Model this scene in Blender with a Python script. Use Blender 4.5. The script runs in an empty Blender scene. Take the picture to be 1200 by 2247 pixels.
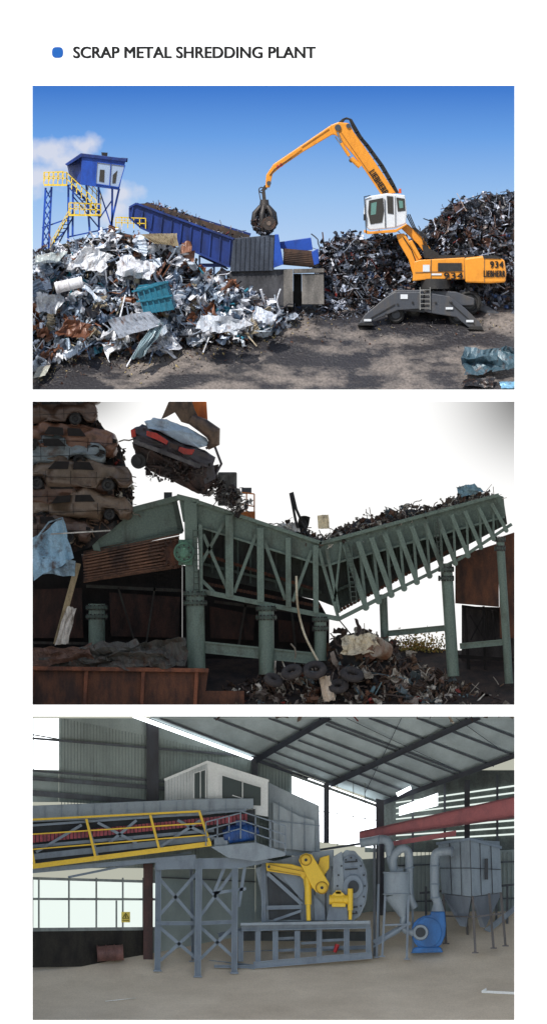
import bpy, bmesh, math, random, functools
from mathutils import Vector, Matrix, noise
random.seed(7)
R=random.random
U=random.uniform
scene=bpy.context.scene
COL=scene.collection
def W(x,y,d): return Vector(((x-600)/100.0, d/100.0, (1123.5-y)/100.0))
def s2l(c):
    return tuple(((v/255.0)/12.92 if v/255.0<=0.04045 else ((v/255.0+0.055)/1.055)**2.4) for v in c)
# ---------------------------------------------------------------- materials
MATS={}
KK=1.0
def mat(name,c,c2=None,mix=0.5,rough=0.55,metal=0.0,scale=4.0,bump=0.15,attr=False,streak=True,k=1.0,sharp=0.12,bscale=30,wet=None,stretch=None,fine=None):
    if name in MATS: return MATS[name]
    k=k*KK
    fine=fine or ((.93,1.05) if bump<=.05 else (.76,1.12))
    m=bpy.data.materials.new(name); m.use_nodes=True
    nt=m.node_tree; N=nt.nodes; L=nt.links
    bs=N['Principled BSDF']
    g=N.new('ShaderNodeNewGeometry')
    n1=N.new('ShaderNodeTexNoise'); n1.inputs['Scale'].default_value=scale; n1.inputs['Detail'].default_value=8; n1.inputs['Roughness'].default_value=0.65
    mp=N.new('ShaderNodeMapping'); mp.inputs['Scale'].default_value=stretch or ((1.0,1.0,0.35) if streak else (1,1,1))
    L.new(g.outputs['Position'],mp.inputs['Vector']); L.new(mp.outputs['Vector'],n1.inputs['Vector'])
    rp=N.new('ShaderNodeMapRange'); rp.inputs['From Min'].default_value=1-mix-sharp; rp.inputs['From Max'].default_value=1-mix+sharp
    L.new(n1.outputs['Fac'],rp.inputs['Value'])
    lin=lambda q: tuple(min(0.85,v*k) for v in s2l(q))+(1,)
    mx=N.new('ShaderNodeMix'); mx.data_type='RGBA'
    L.new(rp.outputs['Result'],mx.inputs['Factor'])
    if attr:
        at=N.new('ShaderNodeAttribute'); at.attribute_name='Col'
        L.new(at.outputs['Color'],mx.inputs['A'])
    else: mx.inputs['A'].default_value=lin(c)
    mx.inputs['B'].default_value=lin(c2 if c2 else tuple(v*0.8 for v in c))
    n2=N.new('ShaderNodeTexNoise'); n2.inputs['Scale'].default_value=bscale; n2.inputs['Detail'].default_value=6
    L.new(g.outputs['Position'],n2.inputs['Vector'])
    r2=N.new('ShaderNodeMapRange'); r2.inputs['From Min'].default_value=0.3; r2.inputs['From Max'].default_value=0.7; r2.inputs['To Min'].default_value=fine[0]; r2.inputs['To Max'].default_value=fine[1]
    L.new(n2.outputs['Fac'],r2.inputs['Value'])
    vm=N.new('ShaderNodeVectorMath'); vm.operation='SCALE'
    L.new(mx.outputs['Result'],vm.inputs[0]); L.new(r2.outputs['Result'],vm.inputs['Scale'])
    L.new(vm.outputs['Vector'],bs.inputs['Base Color'])
    bs.inputs['Roughness'].default_value=rough; bs.inputs['Metallic'].default_value=metal
    if wet is not None:
        r3=N.new('ShaderNodeMapRange');r3.inputs['To Min'].default_value=rough;r3.inputs['To Max'].default_value=wet
        L.new(rp.outputs['Result'],r3.inputs['Value']);L.new(r3.outputs['Result'],bs.inputs['Roughness'])
    if bump>0:
        bp=N.new('ShaderNodeBump'); bp.inputs['Strength'].default_value=bump; bp.inputs['Distance'].default_value=0.03
        L.new(n2.outputs['Fac'],bp.inputs['Height']); L.new(bp.outputs['Normal'],bs.inputs['Normal'])
    MATS[name]=m; return m
def emit(name,c,s):
    m=bpy.data.materials.new(name); m.use_nodes=True; nt=m.node_tree; nt.nodes.clear()
    e=nt.nodes.new('ShaderNodeEmission'); e.inputs['Color'].default_value=s2l(c)+(1,); e.inputs['Strength'].default_value=s
    o=nt.nodes.new('ShaderNodeOutputMaterial'); nt.links.new(e.outputs[0],o.inputs[0]); MATS[name]=m; return m
def glass(name,c,rough=0.08,sp=.8):
    m=bpy.data.materials.new(name); m.use_nodes=True
    b=m.node_tree.nodes['Principled BSDF']; b.inputs['Base Color'].default_value=s2l(c)+(1,); b.inputs['Roughness'].default_value=rough
    b.inputs['Specular IOR Level'].default_value=sp
    return m
# ---------------------------------------------------------------- mesh builder
PW={}
def tag(ob,parent=None,label=None,cat=None,kind=None,group=None):
    if parent:
        ob.parent=parent; ob.matrix_parent_inverse=Matrix.Translation(-PW[parent.name])
    PW[ob.name]=ob.location.copy()
    if label: ob['label']=label
    if cat: ob['category']=cat
    if kind: ob['kind']=kind
    if group: ob['group']=group
def prim(fn):
    @functools.wraps(fn)
    def w(s,*a,**k):
        if s.nest==0: s.cuts.append((len(s.v),len(s.f)))
        s.nest+=1
        r=fn(s,*a,**k); s.nest-=1; return r
    return w
class B:
    def __init__(s): s.v=[];s.f=[];s.c=[];s.sm=[];s.cuts=[];s.nest=0
    @prim
    def add(s,vs,fs,col=(1,1,1),smooth=False):
        o=len(s.v); s.v+= [W(*p) for p in vs]
        for f in fs: s.f.append([i+o for i in f]); s.c.append(col); s.sm.append(smooth)
        return s
    @prim
    def face(s,pts,col=(1,1,1)): return s.add(pts,[list(range(len(pts)))],col)
    @prim
    def prism(s,pts,d0,d1,off=(0,0),col=(1,1,1)):
        n=len(pts)
        vs=[(x,y,d0) for x,y in pts]+[(x+off[0],y+off[1],d1) for x,y in pts]
        fs=[list(range(n)),list(range(2*n-1,n-1,-1))]+[[i,(i+1)%n,(i+1)%n+n,i+n] for i in range(n)]
        return s.add(vs,fs,col)
    @prim
    def hexa(s,a,b,col=(1,1,1)):
        return s.add(list(a)+list(b),[[0,1,2,3],[7,6,5,4],[0,4,5,1],[1,5,6,2],[2,6,7,3],[3,7,4,0]],col)
    @prim
    def box(s,x0,y0,x1,y1,d0,d1,off=(0,0),col=(1,1,1)): return s.prism([(x0,y0),(x1,y0),(x1,y1),(x0,y1)],d0,d1,off,col)
    @prim
    def beam(s,a,b,w=4,t=None,col=(1,1,1)):
        t=t or w
        A=Vector(a);Bv=Vector(b); dr=Bv-A
        if dr.length<1e-4: return s
        dr.normalize()
        up=Vector((0,0,1)) if abs(dr.z)<0.9 else Vector((1,0,0))
        sd=dr.cross(up).normalized(); dd=sd.cross(dr).normalized()
        q=lambda P:[tuple(P+sd*w/2*i+dd*t/2*j) for i,j in((-1,-1),(1,-1),(1,1),(-1,1))]
        return s.hexa(q(A),q(Bv),col)
    @prim
    def ibeam(s,a,b,w=10,t=12,col=(1,1,1)):
        A=Vector(a);Bv=Vector(b); dr=(Bv-A).normalized()
        sd=dr.cross(Vector((0,0,1))).normalized()
        for k in(-1,1):
            o=sd*(w/2-1)*k
            s.beam(tuple(A+o),tuple(Bv+o),max(1.6,w*0.16),t,col)
        s.beam(a,b,w*0.8,t*0.25,col); return s
    @prim
    def cyl(s,a,b,r,r2=None,n=14,cap=True,col=(1,1,1)):
        r2=r if r2 is None else r2
        A=Vector(a);Bv=Vector(b);dr=(Bv-A).normalized()
        up=Vector((0,0,1)) if abs(dr.z)<0.9 else Vector((1,0,0))
        u=dr.cross(up).normalized();w=u.cross(dr)
        vs=[tuple(P+(u*math.cos(2*math.pi*i/n)+w*math.sin(2*math.pi*i/n))*rr) for P,rr in((A,r),(Bv,r2)) for i in range(n)]
        s.add(vs,[[i,(i+1)%n,(i+1)%n+n,i+n] for i in range(n)],col,True)
        if cap: s.add(vs,[list(range(n))[::-1],list(range(n,2*n))],col)
        return s
    @prim
    def tube(s,path,r,n=10,col=(1,1,1),rs=None):
        P=[Vector(p) for p in path]; rings=[]
        for i,p in enumerate(P):
            t=(P[min(i+1,len(P)-1)]-P[max(i-1,0)]).normalized()
            up=Vector((0,0,1)) if abs(t.z)<0.9 else Vector((1,0,0))
            u=t.cross(up).normalized();w=u.cross(t); rr=rs[i] if rs else r
            rings+= [tuple(p+(u*math.cos(2*math.pi*k/n)+w*math.sin(2*math.pi*k/n))*rr) for k in range(n)]
        fs=[[i*n+k,i*n+(k+1)%n,(i+1)*n+(k+1)%n,(i+1)*n+k] for i in range(len(P)-1) for k in range(n)]
        s.add(rings,fs,col,True)
        s.add(rings[:n],[list(range(n))],col); s.add(rings[-n:],[list(range(n))],col); return s
    @prim
    def torus(s,c,R0,r,axis=(0,0,1),n=20,m=8,col=(1,1,1)):
        ax=Vector(axis).normalized(); up=Vector((0,1,0)) if abs(ax.y)<0.9 else Vector((1,0,0))
        u=ax.cross(up).normalized();w=ax.cross(u);C=Vector(c);vs=[]
        for i in range(n):
            a=2*math.pi*i/n; e=u*math.cos(a)+w*math.sin(a)
            for j in range(m):
                b=2*math.pi*j/m
                vs.append(tuple(C+e*(R0+r*math.cos(b))+ax*r*math.sin(b)))
        fs=[[i*m+j,i*m+(j+1)%m,((i+1)%n)*m+(j+1)%m,((i+1)%n)*m+j] for i in range(n) for j in range(m)]
        return s.add(vs,fs,col,True)
    @prim
    def sheet(s,c,a,b,cr,col,nx=4,ny=3,rot=None,corr=0,smooth=False,bend=0.0):
        C=Vector(c);vs=[];sd=Vector((U(0,100),U(0,100),U(0,100)))
        for j in range(ny+1):
            for i in range(nx+1):
                x=(i/nx-.5)*a;y=(j/ny-.5)*b
                z=cr*(noise.noise(Vector((x,y,0))*(4.2/max(a,b))+sd))*1.6+ (corr if i%2 else -corr) + bend*((i/nx-.5)**2)*a
                x+=cr*0.5*noise.noise(Vector((x,y,9))*0.05+sd); y+=cr*0.5*noise.noise(Vector((x,y,19))*0.05+sd)
                vs.append(tuple(C+rot@Vector((x,y,z))))
        fs=[[j*(nx+1)+i,j*(nx+1)+i+1,(j+1)*(nx+1)+i+1,(j+1)*(nx+1)+i] for j in range(ny) for i in range(nx)]
        return s.add(vs,fs,col,smooth)
    def objs(s,name,m,parent=None,**kw):
        cs=s.cuts+[(len(s.v),len(s.f))]
        for (v0,f0),(v1,f1) in zip(cs,cs[1:]):
            q=B();q.v=s.v[v0:v1];q.f=[[i-v0 for i in f] for f in s.f[f0:f1]];q.c=s.c[f0:f1];q.sm=s.sm[f0:f1]
            if q.f: q.obj(name,m,parent,**kw)
    def obj(s,name,m,parent=None,label=None,cat=None,kind=None,group=None,bev=0,solid=0,norm=True):
        xs=[p.x for p in s.v];ys=[p.y for p in s.v];zs=[p.z for p in s.v]
        o=Vector(((min(xs)+max(xs))/2,(min(ys)+max(ys))/2,min(zs)))
        me=bpy.data.meshes.new(name); me.from_pydata([tuple(p-o) for p in s.v],[],s.f)
        me.update()
        at=me.color_attributes.new('Col','FLOAT_COLOR','CORNER')
        data=[]
        for p in me.polygons:
            c=s.c[p.index]; data+= [c[0],c[1],c[2],1.0]*p.loop_total
            p.use_smooth=s.sm[p.index]
        at.data.foreach_set('color',data)
        if norm:
            bm=bmesh.new();bm.from_mesh(me);bmesh.ops.recalc_face_normals(bm,faces=bm.faces);bm.to_mesh(me);bm.free()
        me.materials.append(m)
        ob=bpy.data.objects.new(name,me);COL.objects.link(ob);ob.location=o
        if bev:
            b=ob.modifiers.new('bevel','BEVEL');b.width=bev/100;b.segments=2;b.limit_method='ANGLE'
        if solid:
            q=ob.modifiers.new('solid','SOLIDIFY');q.thickness=solid/100
        tag(ob,parent,label,cat,kind,group); return ob
def thing(name,label,cat,base,group=None):
    e=bpy.data.objects.new(name,None); e.empty_display_size=0.1; COL.objects.link(e); e.location=W(*base)
    tag(e,None,label,cat,None,group); return e
def text(s,x0,y0,x1,y1,d,m,parent,name='lettering',rot=0,bold=0.02,sp=1.0,**kw):
    cu=bpy.data.curves.new('t','FONT');cu.body=s;cu.size=1;cu.resolution_u=4;cu.space_character=sp
    t=bpy.data.objects.new('t',cu);COL.objects.link(t)
    dg=bpy.context.evaluated_depsgraph_get();m0=bpy.data.meshes.new_from_object(t.evaluated_get(dg))
    COL.objects.unlink(t);bpy.data.objects.remove(t)
    pv=[v.co.copy() for v in m0.vertices];pf=[list(p.vertices) for p in m0.polygons]
    ax,bx,ay,by=min(v.x for v in pv),max(v.x for v in pv),min(v.y for v in pv),max(v.y for v in pv)
    cx,cy=(x0+x1)/2,(y0+y1)/2;w,h=(x1-x0),(y1-y0);ca,sa=math.cos(rot),math.sin(rot)
    e=bold*h;o=W(cx,cy,d);vs=[];fs=[];k=0
    for dx,dy in((0,0),(-1,0),(1,0),(-.5,.5),(.5,-.5),(-1,-.5),(1,.5)):
        b0=len(vs);k+=1
        for v in pv:
            X=((v.x-ax)/(bx-ax)-.5)*(w-2*e)+dx*e; Y=-((v.y-ay)/(by-ay)-.5)*(h-e)+dy*e
            vs.append(tuple(W(cx+X*ca-Y*sa,cy+X*sa+Y*ca,d-k*.05)-o))
        fs+=[[i+b0 for i in f] for f in pf]
    me=bpy.data.meshes.new(name);me.from_pydata(vs,[],fs);me.materials.append(m)
    ob=bpy.data.objects.new(name,me);COL.objects.link(ob);ob.location=o
    tag(ob,parent,**kw);return ob
def interp(pl,x):
    if x<=pl[0][0]:return pl[0][1]
    for (a,b),(c,d) in zip(pl,pl[1:]):
        if x<=c:return b+(d-b)*(x-a)/(c-a)
    return pl[-1][1]
def pick(pal):
    t=sum(p[0] for p in pal)*R()
    for p in pal:
        t-=p[0]
        if t<=0:break
    k=U(0.75,1.2); return tuple(min(.9,v*k) for v in s2l(p[1]))
def rrot(a=1.3): return Matrix.Rotation(U(0,6.28),3,'Z')@Matrix.Rotation(U(-a,a),3,'X')@Matrix.Rotation(U(-a,a),3,'Y')
def piece(b,c,sz,col):
    k=R();rot=rrot()
    if k<0.50: b.sheet(c,sz*U(.7,1.6),sz*U(.4,1),sz*.35,col,5,3,rot,bend=U(-.8,.8))
    elif k<0.58: b.sheet(c,sz*U(1,1.8),sz*U(.6,1.1),sz*.12,col,14,2,rot,corr=min(1.4,sz*.08))
    elif k<0.78:
        v=rot@Vector((sz*U(.8,1.9),0,0)); b.beam(tuple(Vector(c)-v),tuple(Vector(c)+v),U(.07*sz,sz*.12+.5),None,col)
    elif k<0.87:
        v=rot@Vector((sz*.8,0,0));w=rot@Vector((0,sz*.22,0));C=Vector(c)
        b.add([tuple(C-v-w),tuple(C+v-w),tuple(C+v),tuple(C-v)],[[0,1,2,3]],col)
        w2=rot@Vector((0,0,sz*.22)); b.add([tuple(C-v),tuple(C+v),tuple(C+v+w2),tuple(C-v+w2)],[[0,1,2,3]],col)
    elif k<0.94:
        pts=[];P=Vector(c);dv=rot@Vector((1,0,0))
        for i in range(6):
            pts.append(tuple(P));dv=(dv+Vector((U(-.6,.6),U(-.6,.6),U(-.4,.4)))).normalized();P=P+dv*sz*.5
        b.tube(pts,sz*.05+.4,6,col)
    else:
        v=rot@Vector((sz*.4,0,0)); b.cyl(tuple(Vector(c)-v),tuple(Vector(c)+v),sz*.22,sz*.2,12,True,col)
def pile(name,top,bot,dtop,dbot,n,smin,smax,pal,m,label,cat,seed=1,basecol=(20,18,18),pw=1.0):
    random.seed(seed)
    b=B();x0=top[0][0];x1=top[-1][0]
    nx,ny=60,14;vs=[]
    def pt(x,t):
        yt=interp(top,x);yb=interp(bot,x)
        y=yt+(yb-yt)*t
        d=dtop+((dbot(yb) if callable(dbot) else dbot)-dtop)*(t**0.9)
        return x,y,d
    for j in range(ny+1):
        for i in range(nx+1):
            x,y,d=pt(x0+(x1-x0)*i/nx,j/ny)
            q=noise.noise(Vector((x*.03,y*.03,seed)))
            vs.append((x,y+6+ q*8,d+8+q*14))
    b.add(vs,[[j*(nx+1)+i,j*(nx+1)+i+1,(j+1)*(nx+1)+i+1,(j+1)*(nx+1)+i] for j in range(ny) for i in range(nx)],s2l(basecol))
    for k in range(n):
        x=U(x0,x1);t=R()**pw
        X,Y,D=pt(x,t)
        sz=smin+(smax-smin)*R()**1.6
        if R()>.9: sz*=1.4
        piece(b,(X,Y+U(-4,4),D-U(0,12)),sz,pick(pal))
    b.obj(name,m,label=label,cat=cat,kind='stuff')
    return pt
def sig(name,pts,d,col,label,cr=6,corr=0,n=10,mm=None,lean=18,cat='scrap metal'):
    b=B();P=[Vector((p[0],p[1],0)) for p in pts];vs=[];sd=U(0,99)
    for j in range(n//2+1):
        for i in range(n*2+1):
            u=i/(n*2);v=j/(n//2)
            q=(P[0]*(1-u)+P[1]*u)*(1-v)+(P[3]*(1-u)+P[2]*u)*v
            z=cr*noise.noise(Vector((u*2.5,v*2,sd)))*1.6+cr*.6*noise.noise(Vector((u*7,v*5,sd)))+(corr if i%2 else -corr)
            dy=cr*.5*noise.noise(Vector((u*3,v*3,sd+7)))
            edge=cr*.35*noise.noise(Vector((u*9,v*9,sd+3)))
            vs.append((q.x+dy+edge,q.y+dy-edge,d+z-v*lean))
    w=n*2+1
    b.add(vs,[[j*w+i,j*w+i+1,(j+1)*w+i+1,(j+1)*w+i] for j in range(n//2) for i in range(n*2)],s2l(col))
    return b.obj(name,mm or scrapm,label=label,cat=cat,solid=.8)
def loose(n,ptf,x0,x1,pal,mm,smin,smax,lift,where,seed,tp=.8,tilt=1.1):
    random.seed(seed)
    for i in range(n):
        x=U(x0,x1);t=R()**tp;c=ptf(x,t);sz=U(smin,smax)
        b=B();col=pick(pal);kd=R();rot=rrot(tilt)
        C=(c[0],c[1],c[2]-U(.5,1)*lift)
        if kd<.66: b.sheet(C,sz*U(.8,1.6),sz*U(.45,.85),sz*.5,col,10,6,rot,bend=U(-.9,.9));nm,lb='scrap_sheet','crumpled sheet metal piece lying on '+where
        elif kd<.80: b.sheet(C,sz*1.7,sz*.7,sz*.2,col,22,3,rot,corr=1.3,bend=U(-.4,.4));nm,lb='corrugated_sheet','bent corrugated metal sheet lying on '+where
        elif kd<.9: b.sheet(C,sz*2.2,sz*.22,sz*.35,col,14,2,rot,bend=U(-.5,.5));nm,lb='metal_strip','long twisted metal strip lying on '+where
        else:
            v=rot@Vector((sz*1.2,0,0));b.beam(tuple(Vector(C)-v),tuple(Vector(C)+v),2.8,2.4,col);nm,lb='scrap_bar','bent steel bar sticking out of '+where
        b.obj(nm,mm,label=lb,cat='scrap metal',group='scrap pieces on '+where,solid=.6)
def rail(b,pts,h,n,w=1.6,d=208,lv=(0,.5)):
    for k in lv:
        for p,q_ in zip(pts,pts[1:]): b.beam((p[0],p[1]-h*(1-k),d),(q_[0],q_[1]-h*(1-k),d),w)
    for p,q_ in zip(pts,pts[1:]):
        for i in range(n+1):
            t=i/n;x=p[0]+(q_[0]-p[0])*t;y=p[1]+(q_[1]-p[1])*t;b.beam((x,y,d),(x,y-h,d),w)
def bez(P,n=6):
    out=[];P=[Vector(p) for p in P]
    for i in range(len(P)-1):
        p0=P[max(i-1,0)];p1=P[i];p2=P[i+1];p3=P[min(i+2,len(P)-1)]
        for k in range(n):
            t=k/n;out.append(tuple(.5*((2*p1)+(-p0+p2)*t+(2*p0-5*p1+4*p2-p3)*t*t+(-p0+3*p1-3*p2+p3)*t**3)))
    out.append(tuple(P[-1]));return out
# ---------------------------------------------------------------- shared materials
scrapm=mat('scrap_metal',(0,0,0),(92,62,46),mix=.36,rough=.4,metal=.12,scale=9,attr=True,bump=.25)
scrapd=mat('scrap_dull',(0,0,0),(70,46,32),mix=.40,rough=.6,metal=.05,scale=8,attr=True,bump=.25)
yel=mat('yellow_paint',(225,190,40),(160,130,50),mix=.35,rough=.5)
blk=mat('black_rubber',(22,22,24),(40,38,36),rough=.7)
ink=mat('black_ink',(3,3,3),rough=.8,bump=0)
# ================================================================= page board
wm=bpy.data.materials.new('white_board');wm.use_nodes=True
bs=wm.node_tree.nodes['Principled BSDF'];bs.inputs['Base Color'].default_value=(.9,.9,.9,1);bs.inputs['Roughness'].default_value=.9
bs.inputs['Emission Color'].default_value=(1,1,1,1);bs.inputs['Emission Strength'].default_value=.25  # slight glow added so the board reads full white
page=thing('display_board','tall white display board with three scene openings','display board',(600,2262,0))
b=B()
b.box(-1400,400,72,2262,-5,0);b.box(1128,400,2600,2262,-5,0)  # sides run far past the view to keep sun off the scenes behind
b.box(72,855,1128,881,-5,0);b.box(72,1546.5,1128,1572,-5,0);b.box(72,2238.5,1128,2262,-5,0)
b.obj('panel',wm,page)
b=B();b.box(-1400,-700,2600,188,314,320);b.box(-1400,188,72,520,314,320);b.box(1128,188,2600,520,314,320)
b.obj('title_panel',wm,page)
text('SCRAP METAL SHREDDING PLANT',161,102,693,128,313.7,ink,page,bold=.05)
b=B();pts=[]
for i in range(32):
    a=2*math.pi*i/32;c,s_=math.cos(a),math.sin(a);pts.append((127+12.3*math.copysign(abs(c)**.7,c),115+12*math.copysign(abs(s_)**.7,s_)))
b.prism(pts,313.2,313.9);b.obj('bullet_mark',mat('blue_ink',(6,88,168),(6,88,168),rough=.8,bump=0),page)
b=B();b.box(-300,1552,1500,1568,0.5,1300);b.obj('sun_block_shelf',mat('bounce_shelf_pale',(180,172,165),rough=.9),page)  # unseen slab added to keep sun off the lower scene and bounce light
b=B();b.face([(-2600,2262.5,-3500),(3800,2262.5,-3500),(3800,2262.5,1400),(-2600,2262.5,1400)]);b.obj('bounce_ground',mat('pale_bounce_ground',(205,200,192),(190,185,178),rough=.9,scale=1,streak=False),kind='structure',label='unseen pale ground plane added to bounce sunlight into the scenes',cat='bounce_ground')  # unseen reflector plane added to brighten the shaded scenes

# ================================================================= SCENE 1
m=bpy.data.materials.new('blue_sky');m.use_nodes=True;nt=m.node_tree;N=nt.nodes;L=nt.links;N.clear()
g=N.new('ShaderNodeNewGeometry');sx=N.new('ShaderNodeSeparateXYZ');L.new(g.outputs['Position'],sx.inputs[0])
mr=N.new('ShaderNodeMapRange');mr.inputs['From Min'].default_value=(1123.5-560)/100;mr.inputs['From Max'].default_value=(1123.5-188)/100;L.new(sx.outputs['Z'],mr.inputs['Value'])
cr=N.new('ShaderNodeValToRGB');L.new(mr.outputs[0],cr.inputs[0])
e=cr.color_ramp.elements;e[0].position=0;e[0].color=s2l((186,212,243))+(1,);e[1].position=1;e[1].color=s2l((64,122,206))+(1,)
q=e.new(.35);q.color=s2l((152,192,238))+(1,);q=e.new(.7);q.color=s2l((106,160,228))+(1,)
prev=None
ns=N.new('ShaderNodeTexNoise');ns.inputs['Scale'].default_value=2.2;ns.inputs['Detail'].default_value=9;L.new(g.outputs['Position'],ns.inputs['Vector'])
for (cx,cy,rx,ry) in[(105,335,95,42),(190,322,48,30),(150,350,70,40),(272,425,44,32),(240,460,60,45),(90,390,60,50)]:
    mp=N.new('ShaderNodeMapping');c=W(cx,cy,0);mp.inputs['Location'].default_value=(-c.x/(rx/100),0,-c.z/(ry/100));mp.inputs['Scale'].default_value=(100/rx,0,100/ry)
    L.new(g.outputs['Position'],mp.inputs['Vector'])
    le=N.new('ShaderNodeVectorMath');le.operation='LENGTH';L.new(mp.outputs[0],le.inputs[0])
    mm=N.new('ShaderNodeMath');mm.operation='SUBTRACT';mm.inputs[0].default_value=1.0;L.new(le.outputs['Value'],mm.inputs[1])
    if prev:
        mx=N.new('ShaderNodeMath');mx.operation='MAXIMUM';L.new(prev,mx.inputs[0]);L.new(mm.outputs[0],mx.inputs[1]);prev=mx.outputs[0]
    else:prev=mm.outputs[0]
ad=N.new('ShaderNodeMath');ad.operation='MULTIPLY_ADD';L.new(ns.outputs['Fac'],ad.inputs[0]);ad.inputs[1].default_value=2.2;L.new(prev,ad.inputs[2])
m2=N.new('ShaderNodeMapRange');m2.inputs['From Min'].default_value=1.05;m2.inputs['From Max'].default_value=1.9;m2.inputs['To Max'].default_value=.85;L.new(ad.outputs[0],m2.inputs['Value'])
m3=N.new('ShaderNodeMix');m3.data_type='RGBA';L.new(m2.outputs[0],m3.inputs['Factor']);L.new(cr.outputs[0],m3.inputs['A']);m3.inputs['B'].default_value=s2l((222,224,235))+(1,)
em=N.new('ShaderNodeEmission');L.new(m3.outputs['Result'],em.inputs[0]);o=N.new('ShaderNodeOutputMaterial');L.new(em.outputs[0],o.inputs[0])
b=B();b.face([(-100,140,326),(1300,140,326),(1300,868,326),(-100,868,326)]);b.obj('sky',m,kind='structure',label='clear blue sky with white steam clouds',cat='sky')
b=B();b.box(-1400,521,2600,870,327,333);b.obj('shade_panel',wm,page)  # unseen sheet added behind the ground to block sun from the middle scene
def g1(y): return (870-y)*1.22
gm=mat('wet_dirt',(116,107,101),(40,38,41),mix=.54,rough=.8,scale=.9,bump=.7,streak=False,sharp=.06,bscale=18,wet=.4,stretch=(.7,1,1.6),fine=(.6,1.2))
b=B();nx,ny=120,44;vs=[]
for j in range(ny+1):
    for i in range(nx+1):
        x=-150+1500*i/nx;y=866-(866-640)*j/ny
        vs.append((x,y+noise.noise(Vector((x*.012,y*.03,3)))*3+noise.noise(Vector((x*.06,y*.2,3)))*1.6,g1(y)))
b.add(vs,[[j*(nx+1)+i,j*(nx+1)+i+1,(j+1)*(nx+1)+i+1,(j+1)*(nx+1)+i] for j in range(ny) for i in range(nx)],smooth=True)
b.obj('ground',gm,kind='structure',label='brown dirt yard with dark wet patches',cat='ground')
PAL1=[(5,(178,188,202)),(5,(215,218,226)),(3,(112,126,144)),(3,(44,44,50)),(2.2,(116,76,56)),(.5,(36,110,130)),(.9,(156,146,126)),(1.8,(78,94,116))]
top1=[(60,548),(100,545),(135,528),(200,516),(262,502),(300,512),(330,520),(385,532),(410,560),(440,585),(480,602),(540,634),(590,668),(632,700)]
bot1=[(60,815),(110,792),(180,772),(250,772),(310,780),(360,768),(420,752),(520,746),(580,726),(632,706)]
ptL=pile('scrap_pile',top1,bot1,185,lambda y:g1(y)-10,1700,6,28,PAL1,scrapm,'tall heap of silver, white and rusty scrap sheet metal','scrap heap',seed=3)
PAL1b=[(5,(186,196,208)),(5,(220,222,228)),(3,(124,140,158)),(1.6,(56,58,66)),(1.8,(122,80,58)),(.5,(36,110,130)),(1,(168,156,134)),(1.6,(84,104,128))]
loose(165,ptL,78,600,PAL1b,scrapm,18,50,18,'the silver scrap heap',11,tilt=.9)
random.seed(5)
sig('corrugated_sheet',[(235,700),(330,683),(358,712),(262,742)],62,(150,156,166),'long silver corrugated roofing sheet on the scrap heap',7,2.5)
sig('scrap_sheet',[(345,700),(362,712),(318,782),(288,786)],50,(125,145,152),'grey green twisted panel hanging off the scrap heap',9,1)
sig('scrap_sheet',[(310,514),(388,512),(392,540),(340,534)],150,(140,128,105),'beige ribbed panel on top of the scrap heap',3,2)
sig('scrap_sheet',[(190,540),(250,560),(225,600),(150,585)],125,(210,212,216),'large white crumpled panel on the scrap heap',14)
sig('scrap_sheet',[(270,560),(345,580),(330,615),(255,600)],118,(200,202,208),'white bent vehicle panel on the scrap heap',14)
sig('scrap_sheet',[(80,640),(140,650),(125,690),(78,680)],96,(175,178,182),'pale crushed panel on the scrap heap',11)
sig('scrap_sheet',[(80,560),(150,552),(130,575),(78,580)],140,(150,158,158),'pale green grey flat panel on the scrap heap',6)
sig('scrap_sheet',[(440,690),(540,700),(520,735),(430,720)],56,(180,185,192),'silver torn sheet at the foot of the heap',16)
sig('scrap_sheet',[(150,700),(205,712),(190,745),(120,735)],56,(104,66,48),'rusty brown sheet on the scrap heap',13)
sig('scrap_sheet',[(84,805),(112,800),(100,824),(72,830)],40,(150,150,140),'flat beige sheet lying on the dirt',2)
sig('scrap_sheet',[(560,672),(610,690),(596,712),(556,700)],90,(190,196,206),'white sheet at the foot of the heap',9)
random.seed(6)
t=thing('steel_crate','crushed teal blue steel crate tipped on the scrap heap','scrap crate',(335,692,80))
b=B()
b.hexa([(300,632,72),(362,620,62),(382,680,60),(318,690,68)],[(304,626,110),(368,616,108),(388,672,108),(322,684,112)])
teal=mat('teal_paint',(20,104,128),(15,50,62),mix=.4,rough=.5)
b.obj('crate_body',teal,t,bev=1.5)
b=B()
for i in range(6):
    k=i/5;b.beam((300+62*k,632-12*k,67-8*k),(318+64*k,690-10*k,65-6*k),3)
b.beam((290,640,66),(370,618,56),4);b.beam((300,662,65),(378,648,55),4)
b.obj('crate_rib',teal,t)
b=B();b.cyl((122,632,84),(182,618,84),13,12,18)
for k in(.1,.5,.9): b.torus((122+60*k,632-14*k,84),13,1.3,axis=(60,-14,0))
b.obj('steel_drum',mat('white_drum',(205,205,210),(120,100,85),mix=.35),label='dented white steel drum lying on the scrap heap',cat='drum')
random.seed(9);b=B()
for i in range(1500):
    x=U(72,1125) if R()<.35 else U(72,680);yb=interp(bot1,x) if x<632 else 700
    y=yb+abs(random.gauss(0,24))
    if y>852: continue
    piece(b,(x,y,g1(y)-2),U(1.2,5.0),pick([(4,(50,46,43)),(2,(140,135,130)),(1,(95,60,45)),(1,(190,170,120))]))
b.obj('loose_debris',scrapd,label='small metal bits strewn over the dirt',cat='debris',kind='stuff')
PAL2=[(4,(56,60,68)),(3,(98,106,120)),(2,(156,164,180)),(2.4,(78,56,48)),(4,(26,26,30)),(.4,(50,76,120)),(.3,(124,44,40)),(.8,(200,204,216))]
top2=[(690,560),(700,545),(730,522),(762,503),(800,522),(850,512),(905,522),(932,492),(962,470),(985,442),(1010,436),(1050,428),(1085,425),(1110,420),(1145,414)]
bot2=[(690,680),(800,690),(900,700),(1145,694)]
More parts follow.
